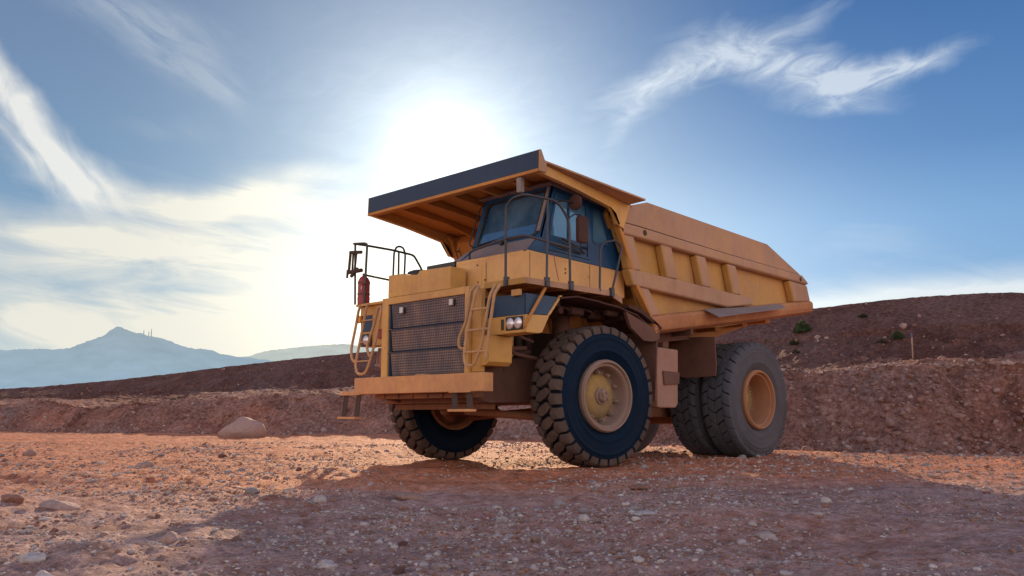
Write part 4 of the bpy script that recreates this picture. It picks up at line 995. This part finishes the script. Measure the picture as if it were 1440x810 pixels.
rock('rock', 1400, 594, .14, .12, 31, 'small pale rock low on the right bank', 'bank_stone', dist=23.2)
k = 0; rr_ = np.random.default_rng(123)
Pm, rm = polar_points(420, 3.6, 24, 55, 1.0, 32)
vsR, fR = variants(2, 10, .03, 71); meshes = []
for i, p in enumerate(vsR):
    me = bpy.data.meshes.new('loose_stone'); me.from_pydata([tuple(x) for x in p * np.array([1, .75, .55])], [], [tuple(x) for x in fR]); me.shade_smooth(); me.set_sharp_from_angle(angle=R(35)); me.materials.append(M['stone' if i % 3 else 'bank_stone']); meshes.append(me)
for i in range(min(170, len(Pm))):
    o = bpy.data.objects.new('loose_stone', meshes[i % 10]); C.objects.link(o); sz = float(rr_.lognormal(math.log(.028), .4)) * (1 + rm[i] / 22)
    o.location = (Pm[i, 0], Pm[i, 1], Pm[i, 2] + sz * .12); o.scale = (sz, sz, sz); o.rotation_euler = (rr_.normal(0, .2), rr_.normal(0, .2), rr_.uniform(0, 6.28))
    tag(o, 'loose fist-sized stone lying on the gravel', 'stone', 'loose stones scattered over the gravel')

# ------------------------------------------------------------------ shrubs and stake on the right bank
def leafmat(name, a, b_):
    m, nt, b = nmat(name); g = N(nt, 'ShaderNodeNewGeometry'); nt.links.new(ramp(nt, g.outputs['Random Per Island'], [(0, a), (1, b_)]), b.inputs['Base Color']); b.inputs['Roughness'].default_value = .7; return m
M['leaf'] = leafmat('shrub_leaves', (.05, .10, .055), (.10, .18, .07)); M['leaf_dark'] = leafmat('dry_shrub_leaves', (.045, .06, .045), (.10, .10, .07))
def shrub(u, v, w, h, n, mat, label, seed):
    hit = bank_hit(u, v + 2)[0]; r = np.random.default_rng(seed)
    root = empty('shrub', hit); tag(root, label, 'shrub', None)
    bm = B()
    for k in range(n):
        a = r.uniform(0, 2 * math.pi); rad_ = r.uniform(0, 1) ** .5; el = r.uniform(0, 1); lump = .75 + .35 * math.sin(3 * a + seed)
        c = Vector((math.cos(a) * rad_ * w / 2 * lump * (1 - .4 * el), math.sin(a) * rad_ * w / 2 * lump * (1 - .4 * el), h * (.05 + el * (1 - .5 * rad_ ** 2)) * lump))
        s_ = r.uniform(.02, .05); d1 = Vector(r.normal(size=3)).normalized(); d2 = d1.orthogonal().normalized()
        bm.faces.new([bm.verts.new(c + d1 * s_ * 1.6), bm.verts.new(c + d2 * s_ * .6), bm.verts.new(c - d1 * s_ * 1.6), bm.verts.new(c - d2 * s_ * .6)])
    finish('foliage', bm, mat, root, bevel=0, smooth=False)
    bm = B()
    for k in range(9):
        a = k * .7; tube(bm, [(0, 0, -.1), (math.cos(a) * w * .15, math.sin(a) * w * .15, h * .35), (math.cos(a) * w * .32, math.sin(a) * w * .32, h * .75)], .012, 5, 0)
    finish('stem', bm, 'rust', root, bevel=0); return root
shrub(1128, 465, .80, .42, 2600, 'leaf', 'bright green shrub growing on the right bank just beyond the dump bed', 1)
shrub(1116, 482, .42, .15, 600, 'leaf_dark', 'low dull shrub directly below the bright green one', 2)
shrub(1262, 474, .46, .26, 1100, 'leaf', 'small green shrub in the middle of the right bank left of the wooden stake', 3)
shrub(1240, 480, .42, .10, 300, 'leaf_dark', 'sparse dark scrub just left of the small green shrub', 4)
shrub(1214, 444, .4, .13, 450, 'leaf_dark', 'dark scrub near the crest of the right bank', 5)
shrub(1119, 494, .3, .10, 250, 'leaf_dark', 'lowest dark tuft on the bank near the rear tyre', 6)
hit = bank_hit(1283, 503)[0]; sk = empty('survey_stake', hit); tag(sk, 'thin wooden survey stake with blue top standing on the right bank', 'stake')
M['wood'] = worn('weathered_wood', (.5, .34, .22), (.35, .22, .15), .3, .8); M['blue'] = worn('blue_tape', (.05, .1, .35), (.2, .2, .3), .1, .6)
sc = (Vector(hit) - Vector(CAM)).length / FPX
bm = B(); slab(bm, [(-.03, 0, -.1), (.03, 0, -.1), (.03, .0, 26 * sc), (-.03, .0, 26 * sc)], (.0, .025, 0)); o = finish('post', bm, 'wood', sk, bevel=.004); o.rotation_euler = (0, R(2), R(45))
bm = B(); slab(bm, [(-.034, -.003, 26 * sc), (.034, -.003, 26 * sc), (.034, -.003, 31 * sc), (-.034, -.003, 31 * sc)], (.0, .031, 0)); o = finish('blue_tip', bm, 'blue', sk, bevel=.004); o.rotation_euler = (0, R(2), R(45))

# ------------------------------------------------------------------ distant hills in haze
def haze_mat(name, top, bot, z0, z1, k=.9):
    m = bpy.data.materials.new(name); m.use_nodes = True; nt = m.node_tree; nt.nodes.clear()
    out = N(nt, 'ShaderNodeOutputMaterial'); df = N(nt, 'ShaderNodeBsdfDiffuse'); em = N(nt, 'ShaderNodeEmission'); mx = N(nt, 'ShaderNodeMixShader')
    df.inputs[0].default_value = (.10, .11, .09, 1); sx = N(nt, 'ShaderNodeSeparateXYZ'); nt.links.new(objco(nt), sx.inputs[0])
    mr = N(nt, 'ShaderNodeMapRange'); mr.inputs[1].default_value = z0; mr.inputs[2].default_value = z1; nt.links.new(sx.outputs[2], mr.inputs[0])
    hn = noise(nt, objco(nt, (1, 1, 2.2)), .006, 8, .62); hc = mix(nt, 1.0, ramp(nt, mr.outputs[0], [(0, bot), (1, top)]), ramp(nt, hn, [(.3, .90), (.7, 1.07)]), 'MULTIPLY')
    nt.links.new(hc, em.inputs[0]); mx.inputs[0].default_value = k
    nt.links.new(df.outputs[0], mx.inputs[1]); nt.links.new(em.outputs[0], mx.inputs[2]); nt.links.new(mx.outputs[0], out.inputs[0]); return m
def hills(name, pts, dist, mat, seed, rough):
    pu = np.array([p[0] for p in pts], float); pv = np.array([p[1] for p in pts], float); u = np.linspace(pu[0], pu[-1], 900); v = np.interp(u, pu, pv); v = sm(v, 9)
    v = v + rough * fbm(u * .12, u * 0, 5, seed, .6)
    top = np.array([bearing(a, b, dist) for a, b in zip(u, v)]); rows_ = []
    fr = top.copy(); dr = (top - CAM) * np.array([1, 1, 0]); dr /= np.linalg.norm(dr, axis=1)[:, None]
    for f in np.linspace(0, 1, 26):
        p = top.copy(); hh = top[:, 2] + 30; p[:, :2] -= (dr * (dist * .28 * (1 - f)))[:, :2]
        p[:, 2] = -30 + hh * (f ** 1.25) * (1 + (1 - f) * f * .9 * fbm(u * .03 + f * 2, u * .01 + f * 6, 4, seed + 3)); rows_.append(p)
    p = top.copy(); p[:, :2] += (dr * dist * .3)[:, :2]; p[:, 2] = -30; rows_.append(p)
    G = np.stack(rows_, 0); o = mesh_grid(name, G[..., 0], G[..., 1], G[..., 2], mat); tag(o, kind='structure'); return o
hl = [(-600, 480), (-300, 500), (-100, 497), (0, 492.5), (45, 491), (90, 491), (100, 489), (128, 478), (148, 472), (155, 463), (163, 459.5), (170, 460.5), (185, 466), (200, 470), (228, 476), (250, 484), (262, 488.5), (300, 493), (318, 500), (345, 502), (420, 512), (520, 525), (760, 545)]
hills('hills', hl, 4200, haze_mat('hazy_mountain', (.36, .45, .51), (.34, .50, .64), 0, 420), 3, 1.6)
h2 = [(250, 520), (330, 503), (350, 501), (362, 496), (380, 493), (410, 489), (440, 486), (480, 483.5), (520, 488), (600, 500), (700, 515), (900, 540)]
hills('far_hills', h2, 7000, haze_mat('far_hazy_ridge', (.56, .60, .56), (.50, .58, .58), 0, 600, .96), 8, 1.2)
for i, (u, v0, v1, lab) in enumerate(((202.5, 471, 464, 'leftmost and shortest of the masts on the hazy ridge'), (209.5, 473, 466, 'radio mast just left of the tallest mast on the hazy ridge'), (213.3, 474, 462.5, 'tallest radio mast, rightmost on the hazy ridge'))):
    a = bearing(u, v0 + 2, 4190); b_ = bearing(u, v1, 4190); a[:2] = b_[:2]; bm = B(); hgt = b_[2] - a[2]
    for s_ in ((-1, -1), (-1, 1), (1, 1), (1, -1)): tube(bm, [(s_[0] * 1.6, s_[1] * 1.6, 0), (s_[0] * .5, s_[1] * .5, hgt)], .45, 5, 0)
    for q in np.linspace(.1, .95, 9): box(bm, -1.6 + q, 1.6 - q, -1.6 + q, 1.6 - q, hgt * q, hgt * q + .6)
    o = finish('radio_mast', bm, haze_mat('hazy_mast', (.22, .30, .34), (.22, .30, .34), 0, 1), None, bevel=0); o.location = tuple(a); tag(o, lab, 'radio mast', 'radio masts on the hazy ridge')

# ------------------------------------------------------------------ sky
w = bpy.data.worlds.new('World'); bpy.context.scene.world = w; w.use_nodes = True; nt = w.node_tree; nt.nodes.clear()
out = N(nt, 'ShaderNodeOutputWorld'); bg = N(nt, 'ShaderNodeBackground'); nt.links.new(bg.outputs[0], out.inputs[0])
sky = N(nt, 'ShaderNodeTexSky', sky_type='NISHITA'); sky.sun_disc = False; sky.sun_elevation = R(SUN_EL); sky.sun_rotation = R(90 - SUN_AZ); sky.air_density = 1.0; sky.dust_density = .6; sky.ozone_density = 1.6
STR = .10; bg.inputs[1].default_value = STR
tc = N(nt, 'ShaderNodeTexCoord').outputs['Generated']; sx = N(nt, 'ShaderNodeSeparateXYZ'); nt.links.new(tc, sx.inputs[0])
az = mth(nt, 'MULTIPLY', mth(nt, 'ARCTAN2', sx.outputs[1], sx.outputs[0]), 180 / math.pi)
az = mth(nt, 'MODULO', mth(nt, 'ADD', az, 360 + 45), 360); az = mth(nt, 'SUBTRACT', az, 45)      # -45 .. 315
el = mth(nt, 'MULTIPLY', mth(nt, 'ARCSINE', sx.outputs[2]), 180 / math.pi)
cb = N(nt, 'ShaderNodeCombineXYZ'); nt.links.new(az, cb.inputs[0]); nt.links.new(el, cb.inputs[1]); AE = cb.outputs[0]
def blob(a0, e0, ra, re, rot, amp, A_=None, E_=None):
    c, s_ = math.cos(R(rot)), math.sin(R(rot)); da = mth(nt, 'SUBTRACT', A_ or az, a0); de = mth(nt, 'SUBTRACT', E_ or el, e0)
    x = mth(nt, 'ADD', mth(nt, 'MULTIPLY', da, c / ra), mth(nt, 'MULTIPLY', de, s_ / ra)); y = mth(nt, 'ADD', mth(nt, 'MULTIPLY', da, -s_ / re), mth(nt, 'MULTIPLY', de, c / re))
    q_ = mth(nt, 'ADD', mth(nt, 'MULTIPLY', x, x), mth(nt, 'MULTIPLY', y, y)); return mth(nt, 'MULTIPLY', mth(nt, 'EXPONENT', mth(nt, 'MULTIPLY', q_, -1)), amp)
def mapv(scale, rot, src=None):
    r_ = N(nt, 'ShaderNodeMapping'); r_.inputs['Rotation'].default_value = (0, 0, R(rot)); nt.links.new(src or AE, r_.inputs[0])
    m_ = N(nt, 'ShaderNodeMapping'); m_.inputs['Scale'].default_value = scale; nt.links.new(r_.outputs[0], m_.inputs[0]); return m_.outputs[0]
def total(l):
    t_ = l[0]
    for x in l[1:]: t_ = mth(nt, 'ADD', t_, x)
    return t_
# a slow warp so cloud edges wander
wn = N(nt, 'ShaderNodeTexNoise'); wn.inputs['Scale'].default_value = .22; wn.inputs['Detail'].default_value = 4; nt.links.new(AE, wn.inputs['Vector'])
ws = N(nt, 'ShaderNodeSeparateColor'); nt.links.new(wn.outputs['Color'], ws.inputs[0])
azw = mth(nt, 'ADD', az, mth(nt, 'MULTIPLY', mth(nt, 'SUBTRACT', ws.outputs[0], .5), 3.0)); elw = mth(nt, 'ADD', el, mth(nt, 'MULTIPLY', mth(nt, 'SUBTRACT', ws.outputs[1], .5), 1.8))
def bw(*a): return blob(*a, azw, elw)
nA = noise(nt, mapv((.12, .55, 1), -5), 1.0, 10, .58, .9)       # long soft streaks near the horizon
nB = noise(nt, mapv((.26, .70, 1), 14), 1.0, 10, .60, 1.4)      # fibrous high wisps (falling to the left)
nC = noise(nt, mapv((.16, .55, 1), -52), 1.0, 9, .55, .9)       # fibres falling to the right
nD = noise(nt, mapv((.20, .75, 1), -24), 1.0, 9, .6, 1.0)
dl = total([bw(254.7, 16.4, 3.8, 1.1, 56, .80), bw(256.0, 18.6, 2.2, .7, 60, .4), bw(250.6, 13.0, 3.2, 1.2, 14, .72), bw(252.6, 14.2, 2.4, 1.3, 40, .4)])
dm = total([bw(246.8, 12.6, 3.8, 1.0, 4, .7), bw(241.5, 13.6, 4.5, 1.0, -17, .72), bw(251, 10.6, 6, .7, 5, .4), bw(238.5, 13.0, 4.0, 1.6, 0, .5), bw(246, 9.8, 13, 1.5, 0, .72), bw(246, 4.9, 15, 2.6, 0, .95), blob(240, 3.5, 14, 3.0, 0, .45), bw(237, 7, 8, 4.5, 0, .6), blob(300, 9, 38, 8, 0, .6)])
du = total([bw(247, 21.5, 4.6, 1.3, 24, .85), bw(250, 23.6, 6, 1.2, 8, .5), bw(244.3, 20.0, 1.8, .7, 40, .5), bw(247, 17.2, 3, .8, 0, .25), bw(226, 16.5, 2.2, 5, 0, .12)])
dw = total([bw(213.7, 21.6, 5.0, 1.0, -20, .75), bw(216.8, 19.3, 3.2, .8, -45, .4), bw(207.8, 21.5, 4.7, 1.4, 19, .85), bw(203.9, 19.8, 1.5, .9, 0, 1.1), bw(201.2, 20.4, 3.4, .6, -12, .95), bw(206.5, 23.4, 3.0, .7, -20, .35), bw(204.5, 18.6, 3.0, .5, 5, .35)])
dh = total([blob(197, 6.3, 13, 1.5, 0, 1.6), bw(203, 10.5, 5, 1.6, 0, .22), blob(170, 8, 22, 3, 0, .6)])
def dens(base_, nz, a, b, c=1.0): return mth(nt, 'MULTIPLY', mth(nt, 'SUBTRACT', mth(nt, 'MULTIPLY', base_, mth(nt, 'MULTIPLY_ADD', mth(nt, 'SUBTRACT', nz, .5), a, 1.0)), b), c, clamp=True)
DL = dens(dl, nC, 3.2, .08); DM = dens(dm, nA, 3.0, .06); DU = dens(du, nD, 4.2, .06); DW = dens(dw, nB, 3.0, .05, .95); DH = dens(dh, nA, 2.0, .15, 1.3)
sun = (math.cos(R(SUN_AZ)) * math.cos(R(SUN_EL)), math.sin(R(SUN_AZ)) * math.cos(R(SUN_EL)), math.sin(R(SUN_EL)))
vd = N(nt, 'ShaderNodeVectorMath', operation='DOT_PRODUCT'); nt.links.new(tc, vd.inputs[0]); aur = (math.cos(R(229.8)) * math.cos(R(16.8)), math.sin(R(229.8)) * math.cos(R(16.8)), math.sin(R(16.8))); vd.inputs[1].default_value = aur      # brightest part of the thin cloud in front of the sun
sa = mth(nt, 'MULTIPLY', mth(nt, 'ARCCOSINE', mth(nt, 'MINIMUM', vd.outputs['Value'], 1.0)), 180 / math.pi)
def g(wd, amp, p=2): q_ = mth(nt, 'DIVIDE', sa, wd); return mth(nt, 'MULTIPLY', mth(nt, 'EXPONENT', mth(nt, 'MULTIPLY', mth(nt, 'POWER', q_, p), -1)), amp)
def sc_(col, f):
    n_ = N(nt, 'ShaderNodeVectorMath', operation='SCALE'); nt.links.new(f, n_.inputs['Scale'])
    if isinstance(col, tuple): n_.inputs[0].default_value = col
    else: nt.links.new(col, n_.inputs[0])
    return n_.outputs[0]
def addv(a, b):
    n_ = N(nt, 'ShaderNodeVectorMath', operation='ADD'); nt.links.new(a, n_.inputs[0]); nt.links.new(b, n_.inputs[1]); return n_.outputs[0]
k = 1 / STR
def kc(r_, g_, b_): return (r_ * k, g_ * k, b_ * k)
hz = ramp(nt, mth(nt, 'DIVIDE', el, 26.0), [(0, (.34, .54, .78)), (.45, (.22, .43, .74)), (.62, (.12, .28, .58)), (1, (.045, .15, .40))])      # clear part, right of the sun
hl_ = ramp(nt, mth(nt, 'DIVIDE', el, 26.0), [(0, (.42, .60, .68)), (.4, (.22, .38, .56)), (.8, (.18, .28, .45)), (1, (.17, .25, .41))])      # veiled part, left of the sun
side_ = N(nt, 'ShaderNodeMapRange'); side_.inputs[1].default_value = 205; side_.inputs[2].default_value = 243; nt.links.new(az, side_.inputs[0])
clear = mix(nt, side_.outputs[0], hz, hl_)
nish = mix(nt, 1.0, sky.outputs[0], (.33, .46, .62), 'MULTIPLY')
col = mix(nt, .80, nish, sc_(clear, mth(nt, 'ADD', k, 0)))
cw = kc(.88, .85, .74)
col = mix(nt, mth(nt, 'MULTIPLY', DL, .80, clamp=True), col, kc(.97, .95, .88))
col = mix(nt, mth(nt, 'MULTIPLY', DM, .92, clamp=True), col, cw)
col = mix(nt, mth(nt, 'MULTIPLY', DU, .60, clamp=True), col, kc(.42, .50, .60))
col = mix(nt, mth(nt, 'MULTIPLY', DW, .66, clamp=True), col, kc(.82, .89, .95))
col = mix(nt, mth(nt, 'MULTIPLY', DH, .9, clamp=True), col, kc(.80, .86, .88))
glow = addv(addv(sc_(kc(.75, .73, .66), g(3.2, 1, 1.3)), sc_(kc(.42, .42, .38), mth(nt, 'MULTIPLY', g(8.2, 1, 1.5), mth(nt, 'MULTIPLY_ADD', nB, .7, .65)))), sc_(kc(.14, .15, .12), g(12, 1)))
glow = addv(glow, addv(sc_(kc(.30, .31, .27), blob(217, 8, 13, 8, 0, 1.0)), sc_(kc(.55, .46, .30), blob(232, 8, 9, 6, 0, 1.0))))
col = addv(col, glow)
# the rest of the sky, away from the sun: unseen warm fill light added as a sky veil
vm = N(nt, 'ShaderNodeMapRange', interpolation_type='SMOOTHSTEP'); vm.inputs[1].default_value = 46; vm.inputs[2].default_value = 100; nt.links.new(sa, vm.inputs[0])
fill_veil = mix(nt, ramp(nt, mth(nt, 'DIVIDE', el, 90.0), [(.08, 0.0), (.5, 1.0)]), kc(1.68, 1.30, 1.10), kc(.30, .36, .54))
fill_veil = mix(nt, .5, fill_veil, ramp(nt, nA, [(.35, .6), (.65, 1.4)]), 'MULTIPLY')
col = mix(nt, vm.outputs[0], col, fill_veil)
nt.links.new(col, bg.inputs[0])

sd = bpy.data.lights.new('sun', 'SUN'); sd.energy = 5.0; sd.angle = R(.6); sd.color = (1.0, .66, .40)
so = bpy.data.objects.new('sun', sd); C.objects.link(so); so.rotation_euler = Vector(sun).to_track_quat('Z', 'Y').to_euler(); so.location = (-10, -12, 9)

# ------------------------------------------------------------------ camera
cd = bpy.data.cameras.new('camera'); cd.sensor_width = 36; cd.lens = 36 * FPX / 1440; cd.clip_end = 20000; cd.clip_start = .05
co_ = bpy.data.objects.new('camera', cd); C.objects.link(co_)
Mx = Matrix(((rt[0], upv[0], -fw[0], CAM[0]), (rt[1], upv[1], -fw[1], CAM[1]), (rt[2], upv[2], -fw[2], CAM[2]), (0, 0, 0, 1))); co_.matrix_world = Mx
S = bpy.context.scene; S.camera = co_; S.view_settings.view_transform = 'Standard'; S.view_settings.look = 'None'; S.view_settings.exposure = 0
S.cycles.max_bounces = 6; S.cycles.use_denoising = True; S.cycles.transparent_max_bounces = 12
